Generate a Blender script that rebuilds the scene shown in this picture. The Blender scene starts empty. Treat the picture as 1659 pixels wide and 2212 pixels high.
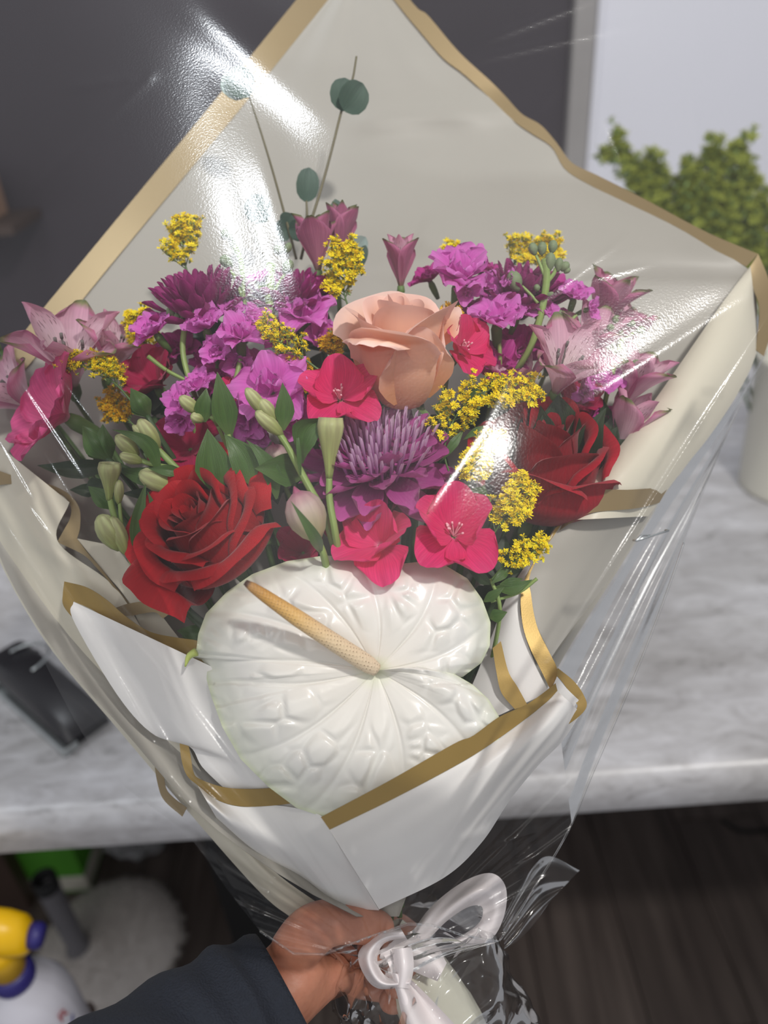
import bpy, math, random
import numpy as np
from mathutils import Matrix, Vector

# ------------------------------------------------------------------ camera
SC = bpy.context.scene
COL = SC.collection
IW, IH = 1659.0, 2212.0
FPX = 1671.0                                   # focal length in pixels of the 1659x2212 frame
CAM = np.array([0.0, 0.0, 1.60])
PITCH, ROLL = math.radians(33.0), math.radians(4.0)
_R = np.array([1.0, 0, 0]); _U = np.array([0, math.sin(PITCH), math.cos(PITCH)]); FW = np.array([0, math.cos(PITCH), -math.sin(PITCH)])
CU = _U * math.cos(ROLL) + _R * math.sin(ROLL)
CR = _R * math.cos(ROLL) - _U * math.sin(ROLL)
cd = bpy.data.cameras.new('camera'); cam = bpy.data.objects.new('camera', cd); COL.objects.link(cam)
cam.matrix_world = Matrix(((CR[0], CU[0], -FW[0], CAM[0]), (CR[1], CU[1], -FW[1], CAM[1]), (CR[2], CU[2], -FW[2], CAM[2]), (0, 0, 0, 1)))
cd.sensor_fit = 'VERTICAL'; cd.sensor_height = 36.0; cd.sensor_width = 27.0
cd.lens = FPX / IH * 36.0
cd.clip_start = 0.01; cd.clip_end = 60
cd.dof.use_dof = True; cd.dof.focus_distance = 0.395; cd.dof.aperture_fstop = 4.6
SC.camera = cam
# ------------------------------------------------------------------ light
w = bpy.data.worlds.new('room_light'); SC.world = w; w.use_nodes = True
w.node_tree.nodes['Background'].inputs[0].default_value = (0.92, 0.94, 1.0, 1)
w.node_tree.nodes['Background'].inputs[1].default_value = 0.46
def area(name, loc, target, size, watts, col=(1, 1, 1), shape='DISK', size_y=None):
    ld = bpy.data.lights.new(name, 'AREA'); ld.shape = shape; ld.size = size
    if size_y: ld.size_y = size_y
    ld.energy = watts; ld.color = col
    o = bpy.data.objects.new(name, ld); COL.objects.link(o)
    o.location = loc
    o.rotation_euler = (Vector(target) - Vector(loc)).to_track_quat('-Z', 'Y').to_euler()
    return o
KEY = np.array([0.50, -0.28, 2.62])            # ceiling downlight behind and to the right of the camera
area('ceiling_downlight', KEY, (0.02, 0.33, 1.37), 0.10, 15.5, (1.0, 0.97, 0.93))
KEY2 = np.array([-0.45, 0.45, 2.65])          # added unseen lamp, placed so the left film folds glint
area('added_glint_lamp', KEY2, (0.0, 0.33, 1.40), 0.08, 5.0, (0.90, 0.95, 1.0))
area('added_fill_panel', (-0.4, -0.9, 2.72), (0.0, 0.7, 0.9), 1.8, 9, (1.0, 0.98, 0.95), 'RECTANGLE', 1.2)  # unseen fill panel added in front to brighten counter and back wall
def spot(name, loc, target, watts, cone, col=(1, 1, 1)):
    ld = bpy.data.lights.new(name, 'SPOT'); ld.energy = watts; ld.spot_size = math.radians(cone); ld.spot_blend = 0.7; ld.shadow_soft_size = 0.05; ld.color = col
    o = bpy.data.objects.new(name, ld); COL.objects.link(o); o.location = loc
    o.rotation_euler = (Vector(target) - Vector(loc)).to_track_quat('-Z', 'Y').to_euler(); return o
spot('added_wall_fill', (0.75, 0.75, 2.75), (0.75, 1.72, 1.25), 17, 62, (0.97, 0.98, 1.0))  # unseen spot added to brighten the white wall, its cone clear of the bouquet
SC.view_settings.view_transform = 'Standard'; SC.view_settings.look = 'None'
SC.view_settings.exposure = -0.12; SC.view_settings.gamma = 1.0; SC.view_settings.use_curve_mapping = False
SC.cycles.transparent_max_bounces = 32
SC.cycles.sample_clamp_indirect = 4.0

# ------------------------------------------------------------------ helpers
def W(px, py, d):
    """world point seen at pixel px,py at depth d along the view axis"""
    return CAM + d * (FW + CR * ((px - IW / 2) / FPX) - CU * ((py - IH / 2) / FPX))
def ray(px, py):
    return FW + CR * ((px - IW / 2) / FPX) - CU * ((py - IH / 2) / FPX)
def on_z(px, py, z):
    r = ray(px, py); return CAM + r * ((z - CAM[2]) / r[2])
def on_y(px, py, y):
    r = ray(px, py); return CAM + r * ((y - CAM[1]) / r[1])
def cdir(x, y, z):
    """camera directions: x right, y up, z towards the camera"""
    v = CR * x + CU * y - FW * z
    return v / np.linalg.norm(v)
def nrm(v):
    v = np.asarray(v, float); return v / (np.linalg.norm(v) + 1e-12)
def sm(t): return t * t * (3 - 2 * t)

def mesh_of(name, V, F, UV=None, smooth=True):
    me = bpy.data.meshes.new(name)
    me.from_pydata([tuple(map(float, v)) for v in V], [], [tuple(int(i) for i in f) for f in F])
    if UV is not None:
        lay = me.uv_layers.new(name='UVMap')
        li = np.empty(len(me.loops), dtype=np.int32); me.loops.foreach_get('vertex_index', li)
        lay.data.foreach_set('uv', np.asarray(UV, dtype=np.float32)[li].ravel())
    if smooth: me.polygons.foreach_set('use_smooth', [True] * len(me.polygons))
    me.update()
    return me
def link(name, me, mat=None, parent=None, loc=None, mw=None, label=None):
    o = bpy.data.objects.new(name, me); COL.objects.link(o)
    if mat is not None and not me.materials: me.materials.append(mat)
    if parent is not None: o.parent = parent
    if loc is not None: o.location = tuple(map(float, loc))
    if mw is not None: o.matrix_local = mw
    if label: o['label'] = label
    return o
def tag(o, label, cat, group=None):
    o['label'] = label; o['category'] = cat
    if group: o['group'] = group
    return o
def thing(name, loc, label, cat, group=None, mw=None):
    o = bpy.data.objects.new(name, None); COL.objects.link(o); o.empty_display_size = 0.01
    if mw is not None: o.matrix_world = mw
    else: o.location = tuple(map(float, loc))
    return tag(o, label, cat, group)
def frame(loc, zdir, roll=0.0, up=None):
    z = nrm(zdir); up = CU if up is None else up
    x = np.cross(up, z)
    if np.linalg.norm(x) < 0.05: x = np.cross(CR, z)
    x = nrm(x); y = np.cross(z, x)
    c, s = math.cos(roll), math.sin(roll)
    x, y = x * c + y * s, y * c - x * s
    return Matrix(((x[0], y[0], z[0], loc[0]), (x[1], y[1], z[1], loc[1]), (x[2], y[2], z[2], loc[2]), (0, 0, 0, 1)))
def rotz(a): return Matrix.Rotation(a, 4, 'Z')

def grid(P):
    """P[nu][nv][3] -> V,F,UV"""
    nu, nv = P.shape[:2]
    V = P.reshape(-1, 3)
    idx = np.arange(nu * nv).reshape(nu, nv)
    F = np.stack([idx[:-1, :-1], idx[1:, :-1], idx[1:, 1:], idx[:-1, 1:]], -1).reshape(-1, 4)
    u, v = np.meshgrid(np.linspace(0, 1, nu), np.linspace(0, 1, nv), indexing='ij')
    return V, F, np.stack([u, v], -1).reshape(-1, 2)
def join(parts):
    Vs, Fs, Us, n = [], [], [], 0
    for V, F, U in parts:
        Vs.append(np.asarray(V)); Fs += [tuple(int(i) + n for i in f) for f in F]; Us.append(np.asarray(U)); n += len(V)
    return np.concatenate(Vs), Fs, np.concatenate(Us)
def crv(pts, n):
    """smooth curve (Catmull-Rom) through pts -> n points"""
    P = np.asarray(pts, float)
    if len(P) == 2:
        t = np.linspace(0, 1, n)[:, None]; return P[0] * (1 - t) + P[1] * t
    Q = np.concatenate([[2 * P[0] - P[1]], P, [2 * P[-1] - P[-2]]])
    m = len(P) - 1; out = []
    for t in np.linspace(0, m - 1e-9, n):
        i = int(t); u = t - i; a, b, c, d = Q[i:i + 4]
        out.append(0.5 * (2 * b + (c - a) * u + (2 * a - 5 * b + 4 * c - d) * u * u + (3 * b - a - 3 * c + d) * u ** 3))
    return np.array(out)
def lin(pts, n):
    """polyline resampled by length"""
    P = np.asarray(pts, float); L = np.concatenate([[0], np.cumsum(np.linalg.norm(np.diff(P[:, :2], axis=0), axis=1))])
    t = np.linspace(0, L[-1], n)
    return np.stack([np.interp(t, L, P[:, k]) for k in range(P.shape[1])], 1)
def tube(pts, rad, ns=8, caps=True):
    P = np.asarray(pts, float); n = len(P)
    rad = np.broadcast_to(np.asarray(rad, float), (n,)) if np.ndim(rad) == 0 else np.interp(np.linspace(0, 1, n), np.linspace(0, 1, len(rad)), rad)
    T = np.gradient(P, axis=0); T /= np.linalg.norm(T, axis=1, keepdims=True) + 1e-12
    a = nrm(np.cross(T[0], [0.3, 0.5, 0.81])); G = np.zeros((n, ns + 1, 3))
    for i in range(n):
        a = nrm(a - T[i] * np.dot(a, T[i])); b = np.cross(T[i], a)
        for j in range(ns + 1):
            th = 2 * math.pi * j / ns
            G[i, j] = P[i] + rad[i] * (a * math.cos(th) + b * math.sin(th))
    V, F, U = grid(G)
    if caps:
        V = np.concatenate([V, P[:1], P[-1:]]); U = np.concatenate([U, [[0, .5]], [[1, .5]]])
        k = len(V); F = list(map(tuple, F))
        for j in range(ns):
            F.append((k - 2, j, j + 1)); F.append((k - 1, (n - 1) * (ns + 1) + j + 1, (n - 1) * (ns + 1) + j))
    return V, F, U
def lathe(prof, ns=24):
    G = np.zeros((len(prof), ns + 1, 3))
    for i, (r, z) in enumerate(prof):
        for j in range(ns + 1):
            th = 2 * math.pi * j / ns; G[i, j] = (r * math.cos(th), r * math.sin(th), z)
    return grid(G)
def box(c, s, R=None):
    x, y, z = [q / 2 for q in s]
    V = np.array([(-x, -y, -z), (x, -y, -z), (x, y, -z), (-x, y, -z), (-x, -y, z), (x, -y, z), (x, y, z), (-x, y, z)])
    if R is not None: V = V @ np.asarray(R).T
    F = [(0, 3, 2, 1), (4, 5, 6, 7), (0, 1, 5, 4), (1, 2, 6, 5), (2, 3, 7, 6), (3, 0, 4, 7)]
    return V + np.asarray(c), F, np.array([(0, 0), (1, 0), (1, 1), (0, 1)] * 2, float)
def bev(o, wd=0.002, seg=2):
    m = o.modifiers.new('bevel', 'BEVEL'); m.width = wd; m.segments = seg; m.limit_method = 'ANGLE'
    return o

# ------------------------------------------------------------------ materials
MATS = {}
def nodes_of(name):
    m = bpy.data.materials.new(name); m.use_nodes = True; nt = m.node_tree
    b = nt.nodes['Principled BSDF']; out = nt.nodes['Material Output']
    return m, nt, b, out
def N(nt, typ, **kw):
    n = nt.nodes.new(typ)
    for k, v in kw.items():
        if k.startswith('in_'): n.inputs[k[3:].replace('_', ' ')].default_value = v
        else: setattr(n, k, v)
    return n
def ramp(nt, stops, fac):
    r = nt.nodes.new('ShaderNodeValToRGB'); e = r.color_ramp.elements
    while len(e) < len(stops): e.new(0.5)
    for el, (p, c) in zip(e, stops): el.position = p; el.color = (*c[:3], 1)
    nt.links.new(fac, r.inputs[0]); return r.outputs[0]
def mixc(nt, fac, a, b, mode='MIX'):
    m = nt.nodes.new('ShaderNodeMix'); m.data_type = 'RGBA'; m.blend_type = mode
    for sock, v in ((m.inputs['Factor'], fac), (m.inputs['A'], a), (m.inputs['B'], b)):
        if hasattr(v, 'is_output'): nt.links.new(v, sock)
        elif isinstance(v, (int, float)): sock.default_value = v
        else: sock.default_value = (*v[:3], 1)
    return m.outputs['Result']
def S(r, g, b):
    """sRGB 0-255 -> linear"""
    f = lambda c: (c / 12.92 if c <= 0.04045 else ((c + 0.055) / 1.055) ** 2.4)
    return tuple(f(x / 255.0) for x in (r, g, b))
def plain(name, col, rough=0.5, metal=0.0, var=0.12, scale=30.0, bump=0.0, bscale=200.0, spec=0.5, coat=0.0):
    if name in MATS: return MATS[name]
    m, nt, b, out = nodes_of(name)
    tc = N(nt, 'ShaderNodeTexCoord'); nz = N(nt, 'ShaderNodeTexNoise', in_Scale=scale, in_Detail=4.0)
    nt.links.new(tc.outputs['Object'], nz.inputs['Vector'])
    c = mixc(nt, nz.outputs['Fac'], tuple(x * (1 - var) for x in col), tuple(min(1, x * (1 + var)) for x in col))
    nt.links.new(c, b.inputs['Base Color'])
    b.inputs['Roughness'].default_value = rough; b.inputs['Metallic'].default_value = metal
    b.inputs['Specular IOR Level'].default_value = spec; b.inputs['Coat Weight'].default_value = coat
    if bump:
        n2 = N(nt, 'ShaderNodeTexNoise', in_Scale=bscale, in_Detail=3.0); nt.links.new(tc.outputs['Object'], n2.inputs['Vector'])
        bp = N(nt, 'ShaderNodeBump', in_Strength=bump, in_Distance=0.002); nt.links.new(n2.outputs['Fac'], bp.inputs['Height'])
        nt.links.new(bp.outputs['Normal'], b.inputs['Normal'])
    MATS[name] = m; return m
def petal_mat(name, stops, vein=0.15, nveins=30.0, rough=0.55, trans=0.3, streak=None, edge=None, spec=0.3, bump=0.25, vscale=2.0):
    """stops: colour along the petal; vein: darkening in thin lines along it; streak: colour of dark dashes; edge: (colour, width) of the rim"""
    if name in MATS: return MATS[name]
    m, nt, b, out = nodes_of(name)
    uv = N(nt, 'ShaderNodeUVMap'); sx = N(nt, 'ShaderNodeSeparateXYZ'); nt.links.new(uv.outputs[0], sx.inputs[0])
    tc = N(nt, 'ShaderNodeTexCoord')
    wob = N(nt, 'ShaderNodeTexNoise', in_Scale=vscale * 40, in_Detail=3.0); nt.links.new(tc.outputs['Object'], wob.inputs['Vector'])
    ad = N(nt, 'ShaderNodeMath', operation='MULTIPLY_ADD'); nt.links.new(wob.outputs['Fac'], ad.inputs[0]); ad.inputs[1].default_value = 0.16
    nt.links.new(sx.outputs['X'], ad.inputs[2])
    sub = N(nt, 'ShaderNodeMath', operation='SUBTRACT'); nt.links.new(ad.outputs[0], sub.inputs[0]); sub.inputs[1].default_value = 0.08
    c = ramp(nt, stops, sub.outputs[0])
    if edge:
        e = N(nt, 'ShaderNodeMath', operation='SUBTRACT'); nt.links.new(sx.outputs['Y'], e.inputs[0]); e.inputs[1].default_value = 0.5
        ab = N(nt, 'ShaderNodeMath', operation='ABSOLUTE'); nt.links.new(e.outputs[0], ab.inputs[0])
        mr = N(nt, 'ShaderNodeMapRange'); nt.links.new(ab.outputs[0], mr.inputs[0]); mr.inputs[1].default_value = 0.5 - edge[1]; mr.inputs[2].default_value = 0.5
        c = mixc(nt, mr.outputs[0], c, edge[0])
    mp = N(nt, 'ShaderNodeMapping'); nt.links.new(uv.outputs[0], mp.inputs[0]); mp.inputs['Scale'].default_value = (1.6, nveins, 1)
    vn = N(nt, 'ShaderNodeTexNoise', in_Scale=1.0, in_Detail=2.0); nt.links.new(mp.outputs[0], vn.inputs['Vector'])
    dark = mixc(nt, 1.0, c, (1 - vein * 1.2, 1 - vein * 1.5, 1 - vein * 1.2), 'MULTIPLY')
    vr = N(nt, 'ShaderNodeMapRange'); nt.links.new(vn.outputs['Fac'], vr.inputs[0]); vr.inputs[1].default_value = 0.4; vr.inputs[2].default_value = 0.62
    c = mixc(nt, vr.outputs[0], dark, c)
    if streak:
        m2 = N(nt, 'ShaderNodeMapping'); nt.links.new(uv.outputs[0], m2.inputs[0]); m2.inputs['Scale'].default_value = (9.0, 17.0, 1)
        vo = N(nt, 'ShaderNodeTexVoronoi', in_Scale=1.0); nt.links.new(m2.outputs[0], vo.inputs['Vector'])
        m2.inputs['Scale'].default_value = (6.0, 26.0, 1)
        st = N(nt, 'ShaderNodeMapRange'); nt.links.new(vo.outputs['Distance'], st.inputs[0]); st.inputs[1].default_value = 0.17; st.inputs[2].default_value = 0.25
        st.inputs[3].default_value = 1.0; st.inputs[4].default_value = 0.0
        zone = ramp(nt, [(0.25, (0, 0, 0)), (0.36, (1, 1, 1)), (0.8, (1, 1, 1)), (0.92, (0, 0, 0))], sx.outputs['X'])
        mu = N(nt, 'ShaderNodeMath', operation='MULTIPLY'); nt.links.new(st.outputs[0], mu.inputs[0]); nt.links.new(zone, mu.inputs[1])
        c = mixc(nt, mu.outputs[0], c, streak)
    nt.links.new(c, b.inputs['Base Color']); b.inputs['Roughness'].default_value = rough; b.inputs['Specular IOR Level'].default_value = spec
    b.inputs['Sheen Weight'].default_value = 0.15
    bp = N(nt, 'ShaderNodeBump', in_Strength=bump, in_Distance=0.001); nt.links.new(vn.outputs['Fac'], bp.inputs['Height']); nt.links.new(bp.outputs['Normal'], b.inputs['Normal'])
    tr = N(nt, 'ShaderNodeBsdfTranslucent'); nt.links.new(c, tr.inputs[0])
    mx = N(nt, 'ShaderNodeMixShader'); mx.inputs[0].default_value = trans
    nt.links.new(b.outputs[0], mx.inputs[1]); nt.links.new(tr.outputs[0], mx.inputs[2]); nt.links.new(mx.outputs[0], out.inputs[0])
    MATS[name] = m; return m
def film_mat(name, rough=0.16, boost=1.5, base=0.01, bump=0.12, bscale=900.0, tint=(0.985, 0.985, 0.98), haze=0.02):
    """thin clear film: straight-through transparency plus a Fresnel reflection"""
    m, nt, b, out = nodes_of(name); nt.nodes.remove(b)
    tc = N(nt, 'ShaderNodeTexCoord')
    nz = N(nt, 'ShaderNodeTexNoise', in_Scale=bscale, in_Detail=2.0); nt.links.new(tc.outputs['Object'], nz.inputs['Vector'])
    bp = N(nt, 'ShaderNodeBump', in_Strength=bump, in_Distance=0.0003); nt.links.new(nz.outputs['Fac'], bp.inputs['Height'])
    fr = N(nt, 'ShaderNodeFresnel', in_IOR=1.45)
    ml = N(nt, 'ShaderNodeMath', operation='MULTIPLY_ADD', use_clamp=True); nt.links.new(fr.outputs[0], ml.inputs[0]); ml.inputs[1].default_value = boost; ml.inputs[2].default_value = base
    tr = N(nt, 'ShaderNodeBsdfTransparent'); tr.inputs[0].default_value = (*tint, 1)
    gl = N(nt, 'ShaderNodeBsdfGlossy', in_Roughness=rough); nt.links.new(bp.outputs['Normal'], gl.inputs['Normal'])
    g2 = N(nt, 'ShaderNodeBsdfGlossy', in_Roughness=min(0.6, rough * 2.6)); nt.links.new(bp.outputs['Normal'], g2.inputs['Normal'])
    gm = N(nt, 'ShaderNodeMixShader'); gm.inputs[0].default_value = 0.24; nt.links.new(gl.outputs[0], gm.inputs[1]); nt.links.new(g2.outputs[0], gm.inputs[2])
    df = N(nt, 'ShaderNodeBsdfDiffuse'); df.inputs[0].default_value = (0.9, 0.9, 0.92, 1)
    m0 = N(nt, 'ShaderNodeMixShader'); m0.inputs[0].default_value = haze; nt.links.new(tr.outputs[0], m0.inputs[1]); nt.links.new(df.outputs[0], m0.inputs[2])
    mx = N(nt, 'ShaderNodeMixShader'); nt.links.new(ml.outputs[0], mx.inputs[0]); nt.links.new(m0.outputs[0], mx.inputs[1]); nt.links.new(gm.outputs[0], mx.inputs[2])
    nt.links.new(mx.outputs[0], out.inputs[0]); return m
def paper_mat(name, col, rough=0.42, trans=0.18, metal=0.0, grain=0.05):
    m, nt, b, out = nodes_of(name)
    tc = N(nt, 'ShaderNodeTexCoord'); nz = N(nt, 'ShaderNodeTexNoise', in_Scale=14.0, in_Detail=4.0); nt.links.new(tc.outputs['Object'], nz.inputs['Vector'])
    c = mixc(nt, nz.outputs['Fac'], tuple(x * (1 - grain) for x in col), tuple(min(1, x * (1 + grain)) for x in col))
    nt.links.new(c, b.inputs['Base Color']); b.inputs['Roughness'].default_value = rough; b.inputs['Metallic'].default_value = metal
    b.inputs['Specular IOR Level'].default_value = 0.4
    n2 = N(nt, 'ShaderNodeTexNoise', in_Scale=1500.0, in_Detail=2.0); nt.links.new(tc.outputs['Object'], n2.inputs['Vector'])
    bp = N(nt, 'ShaderNodeBump', in_Strength=0.05, in_Distance=0.0006); nt.links.new(n2.outputs['Fac'], bp.inputs['Height']); nt.links.new(bp.outputs['Normal'], b.inputs['Normal'])
    tr = N(nt, 'ShaderNodeBsdfTranslucent'); nt.links.new(c, tr.inputs[0])
    mx = N(nt, 'ShaderNodeMixShader'); mx.inputs[0].default_value = trans
    nt.links.new(b.outputs[0], mx.inputs[1]); nt.links.new(tr.outputs[0], mx.inputs[2]); nt.links.new(mx.outputs[0], out.inputs[0])
    return m

# ------------------------------------------------------------------ room
def struct(name, V, F, U, mat, label=None, smooth=False, parent=None):
    o = link(name, mesh_of(name, V, F, U, smooth), mat, parent)
    if parent is None: o['kind'] = 'structure'
    if label: o['label'] = label
    return o
def stone_mat():
    m, nt, b, out = nodes_of('grey_laminate')
    tc = N(nt, 'ShaderNodeTexCoord'); mp = N(nt, 'ShaderNodeMapping'); nt.links.new(tc.outputs['Object'], mp.inputs[0]); mp.inputs['Scale'].default_value = (18, 46, 30)
    n1 = N(nt, 'ShaderNodeTexNoise', in_Scale=1.0, in_Detail=7.0, in_Roughness=0.68, in_Distortion=0.8); nt.links.new(mp.outputs[0], n1.inputs['Vector'])
    mp2 = N(nt, 'ShaderNodeMapping'); nt.links.new(tc.outputs['Object'], mp2.inputs[0]); mp2.inputs['Scale'].default_value = (2.2, 7, 6)
    n2 = N(nt, 'ShaderNodeTexNoise', in_Scale=1.0, in_Detail=5.0, in_Distortion=1.2); nt.links.new(mp2.outputs[0], n2.inputs['Vector'])
    c = ramp(nt, [(0.28, S(150, 148, 147)), (0.40, S(204, 202, 202)), (0.58, S(226, 225, 226)), (0.75, S(246, 245, 247))], n1.outputs['Fac'])
    c2 = ramp(nt, [(0.3, S(208, 206, 204)), (0.7, S(250, 250, 252))], n2.outputs['Fac'])
    nt.links.new(mixc(nt, 1.0, c, c2, 'MULTIPLY'), b.inputs['Base Color']); b.inputs['Roughness'].default_value = 0.32
    return m
def wood_mat(name, a, bcol, rough=0.45):
    m, nt, b, out = nodes_of(name)
    tc = N(nt, 'ShaderNodeTexCoord'); oi = N(nt, 'ShaderNodeObjectInfo')
    mp = N(nt, 'ShaderNodeMapping'); nt.links.new(tc.outputs['Object'], mp.inputs[0]); mp.inputs['Scale'].default_value = (34, 2.6, 20)
    cx = N(nt, 'ShaderNodeCombineXYZ'); nt.links.new(oi.outputs['Random'], cx.inputs[0]); nt.links.new(oi.outputs['Random'], cx.inputs[1])
    sc = N(nt, 'ShaderNodeVectorMath', operation='SCALE'); nt.links.new(cx.outputs[0], sc.inputs[0]); sc.inputs['Scale'].default_value = 90.0
    ad = N(nt, 'ShaderNodeVectorMath', operation='ADD'); nt.links.new(mp.outputs[0], ad.inputs[0]); nt.links.new(sc.outputs[0], ad.inputs[1])
    n1 = N(nt, 'ShaderNodeTexNoise', in_Scale=1.0, in_Detail=5.0, in_Distortion=0.6); nt.links.new(ad.outputs[0], n1.inputs['Vector'])
    c = ramp(nt, [(0.3, a), (0.68, bcol)], n1.outputs['Fac'])
    v = N(nt, 'ShaderNodeMapRange'); nt.links.new(oi.outputs['Random'], v.inputs[0]); v.inputs[3].default_value = 0.72; v.inputs[4].default_value = 1.1
    hs = N(nt, 'ShaderNodeHueSaturation'); nt.links.new(v.outputs[0], hs.inputs['Value']); nt.links.new(c, hs.inputs['Color'])
    nt.links.new(hs.outputs[0], b.inputs['Base Color']); b.inputs['Roughness'].default_value = rough
    return m

# floor: grey-brown planks running away from the camera
M_plank = wood_mat('floor_wood', S(66, 57, 53), S(100, 89, 83))
M_dark = plain('dark_gap', S(30, 27, 26), 0.8)
fl = struct('floor', *box((0, 0.75, -0.02), (3.6, 2.6, 0.024)), M_dark, 'grey brown plank floor below the counter')
PW, PL = 0.19, 1.15
pme = mesh_of('plank', *box((0, 0, 0), (PW - 0.003, PL - 0.003, 0.012)), smooth=False); pme.materials.append(M_plank)
for i in range(-10, 9):
    x = 0.233 + PW * (i + 0.5)
    off = (i * 0.37) % 1.0 * PL
    for k in range(-1, 3):
        yc = -0.35 + off + k * PL
        if -0.6 < yc < 1.9:
            link('plank', pme, None, fl, (x, yc, -0.001))

# back wall: dark on the left, white panel with a grey upright trim on the right
M_darkwall = plain('dark_plum_wall', S(60, 53, 60), 0.6, var=0.5, scale=2.2)
struct('wall_back', *box((-0.80, 1.76, 1.2), (2.46, 0.1, 2.6)), M_darkwall, 'dark plum back wall behind the bouquet')
M_white = plain('white_panel', S(226, 226, 234), 0.45, var=0.03, scale=6)
struct('wall_right', *box((1.15, 1.76, 1.2), (1.44, 0.1, 2.6)), M_white, 'white panel wall right of the grey trim')
M_trim = plain('grey_trim', S(150, 146, 144), 0.4, var=0.05)
bev(struct('trim_1', *box((0.437, 1.70, 1.2), (0.042, 0.03, 2.6)), M_trim, 'grey upright trim between dark wall and white panel'), 0.004)
bev(struct('trim_2', *box((0.468, 1.705, 1.2), (0.012, 0.016, 2.6)), M_white, 'white bead beside the grey upright trim'), 0.003)

# counter with a rolled front edge
cp = [(1.70, 0.92)] + [(0.535 - 0.024 * math.sin(a), 0.896 + 0.024 * math.cos(a)) for a in np.linspace(0, math.pi / 2, 9)]
cp += [(0.511, 0.868), (0.516, 0.8615), (0.545, 0.86), (1.70, 0.86)]
G = np.array([[(x, y, z) for x in (-1.9, 1.9)] for (y, z) in cp])
V, F, U = grid(G); nn = len(cp)
F = list(map(tuple, F)) + [tuple(range(0, 2 * nn, 2)), tuple(range(1, 2 * nn, 2))[::-1]]
ct = link('counter', mesh_of('counter', V, F, U, True), stone_mat())
tag(ct, 'long grey stone-look counter with rounded front edge', 'counter')
M_blk = plain('black_panel', S(24, 23, 24), 0.7)
M_brn = plain('dark_brown_wood', S(66, 50, 42), 0.6, var=0.25, scale=8)
l1 = link('support_panel', mesh_of('support_panel', *box((-0.235, 0.83, 0.43), (0.22, 0.06, 0.856)), smooth=False), M_blk, ct); bev(l1, 0.003)
l2 = link('support_leg', mesh_of('support_leg', *box((-0.86, 1.0, 0.43), (0.07, 0.06, 0.856)), smooth=False), M_brn, ct); bev(l2, 0.003)
for x in (-1.75, 1.75):
    bev(link('support_leg', mesh_of('support_leg', *box((x, 1.0, 0.43), (0.06, 0.9, 0.856)), smooth=False), M_brn, ct), 0.003)

# cable on the floor at the right
pts = crv([on_z(1560, 1772, 0.006), on_z(1590, 1792, 0.006), on_z(1625, 1797, 0.006), on_z(1690, 1790, 0.006)], 24)
o = thing('power_cable', pts[0], 'thin black cable lying on the plank floor under the counter', 'cable')
V, F, U = tube(pts - pts[0], 0.005, 6); link('cord', mesh_of('cord', V, F, U), plain('black_rubber', S(18, 18, 18), 0.6), o)

# white flower bucket with green sprigs, right end of counter
bx, by = 0.648, 1.04
bk = thing('flower_bucket', (bx, by, 0.92), 'tall white plastic bucket standing on the counter beside the bouquet', 'bucket')
V, F, U = lathe([(0.0, 0.004), (0.066, 0.0), (0.072, 0.004), (0.073, 0.012), (0.084, 0.215), (0.088, 0.218), (0.088, 0.226), (0.083, 0.226), (0.070, 0.012), (0.0, 0.01)], 48)
link('body', mesh_of('body', V, F, U), plain('ivory_plastic', S(226, 222, 208), 0.35, var=0.02), bk)

# stapler on the counter, left
def local_frame(o, xdir):
    x = nrm(xdir); z = np.array([0, 0, 1.0]); y = np.cross(z, x); return np.array([x, y, z]).T
A = on_z(150, 1632, 0.92); Bp = on_z(-28, 1470, 0.92); xd = (Bp - A) * [1, 1, 0]; SL = np.linalg.norm(xd); R3 = local_frame(A, xd)
st = thing('stapler', A, 'black stapler with a steel base rail lying on the grey counter', 'stapler')
M_steel = plain('steel', (0.55, 0.58, 0.58), 0.3, 0.9, var=0.05); M_bp = plain('black_plastic', S(44, 43, 46), 0.35, var=0.1)
def loc(x, y, z): return R3 @ np.array([x, y, z])
def sbox(name, c, s, mat, wd=0.002):
    V, F, U = box((0, 0, 0), s); V = (V + np.array(c)) @ R3.T
    return bev(link(name, mesh_of(name, V, F, U, False), mat, st), wd, 3)
sbox('base_rail', (SL * .5, -0.004, 0.006), (SL, 0.020, 0.012), M_steel)
sbox('base_plate', (SL * .5, -0.030, 0.004), (SL * 0.96, 0.055, 0.008), M_bp, 0.003)
sbox('magazine', (SL * .48, -0.026, 0.018), (SL * 0.9, 0.024, 0.012), M_steel)
prof = [(-0.006, 0.022), (0.01, 0.038), (SL * .3, 0.046), (SL * .62, 0.05), (SL * .9, 0.044), (SL * 1.0, 0.03), (SL * .98, 0.022)]
G = np.array([[loc(x, y, 0.02 + (z - 0.02) * k) for (x, z) in prof] for (y, k) in ((-0.054, .45), (-0.051, .85), (-0.044, 1), (-0.010, 1), (-0.003, .85), (0, .45))])
V, F, U = grid(G); F = list(map(tuple, F)) + [tuple(range(7)), tuple(range(35, 42))[::-1]]
link('top_arm', mesh_of('top_arm', V, F, U), M_bp, st)
pv = tube([loc(SL * .8, 0.004, 0.024), loc(SL * .8, -0.058, 0.024)], 0.007, 12); link('hinge_pin', mesh_of('hinge_pin', *pv), M_steel, st)
ring = [loc(SL * .66 + 0.026 * math.cos(a), -0.027 + 0.034 * math.sin(a), 0.050) for a in np.linspace(math.pi, 2 * math.pi, 20)]
link('wire_spring', mesh_of('wire_spring', *tube(ring, 0.0018, 6)), M_steel, st)
tip = tube([loc(SL * .98, -0.10, 0.006), loc(SL * .62, -0.11, 0.012), loc(SL * .2, -0.09, 0.012)], [0.006, 0.010, 0.004], 8)
link('loose_lever', mesh_of('loose_lever', *tip), M_bp, st)

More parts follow.
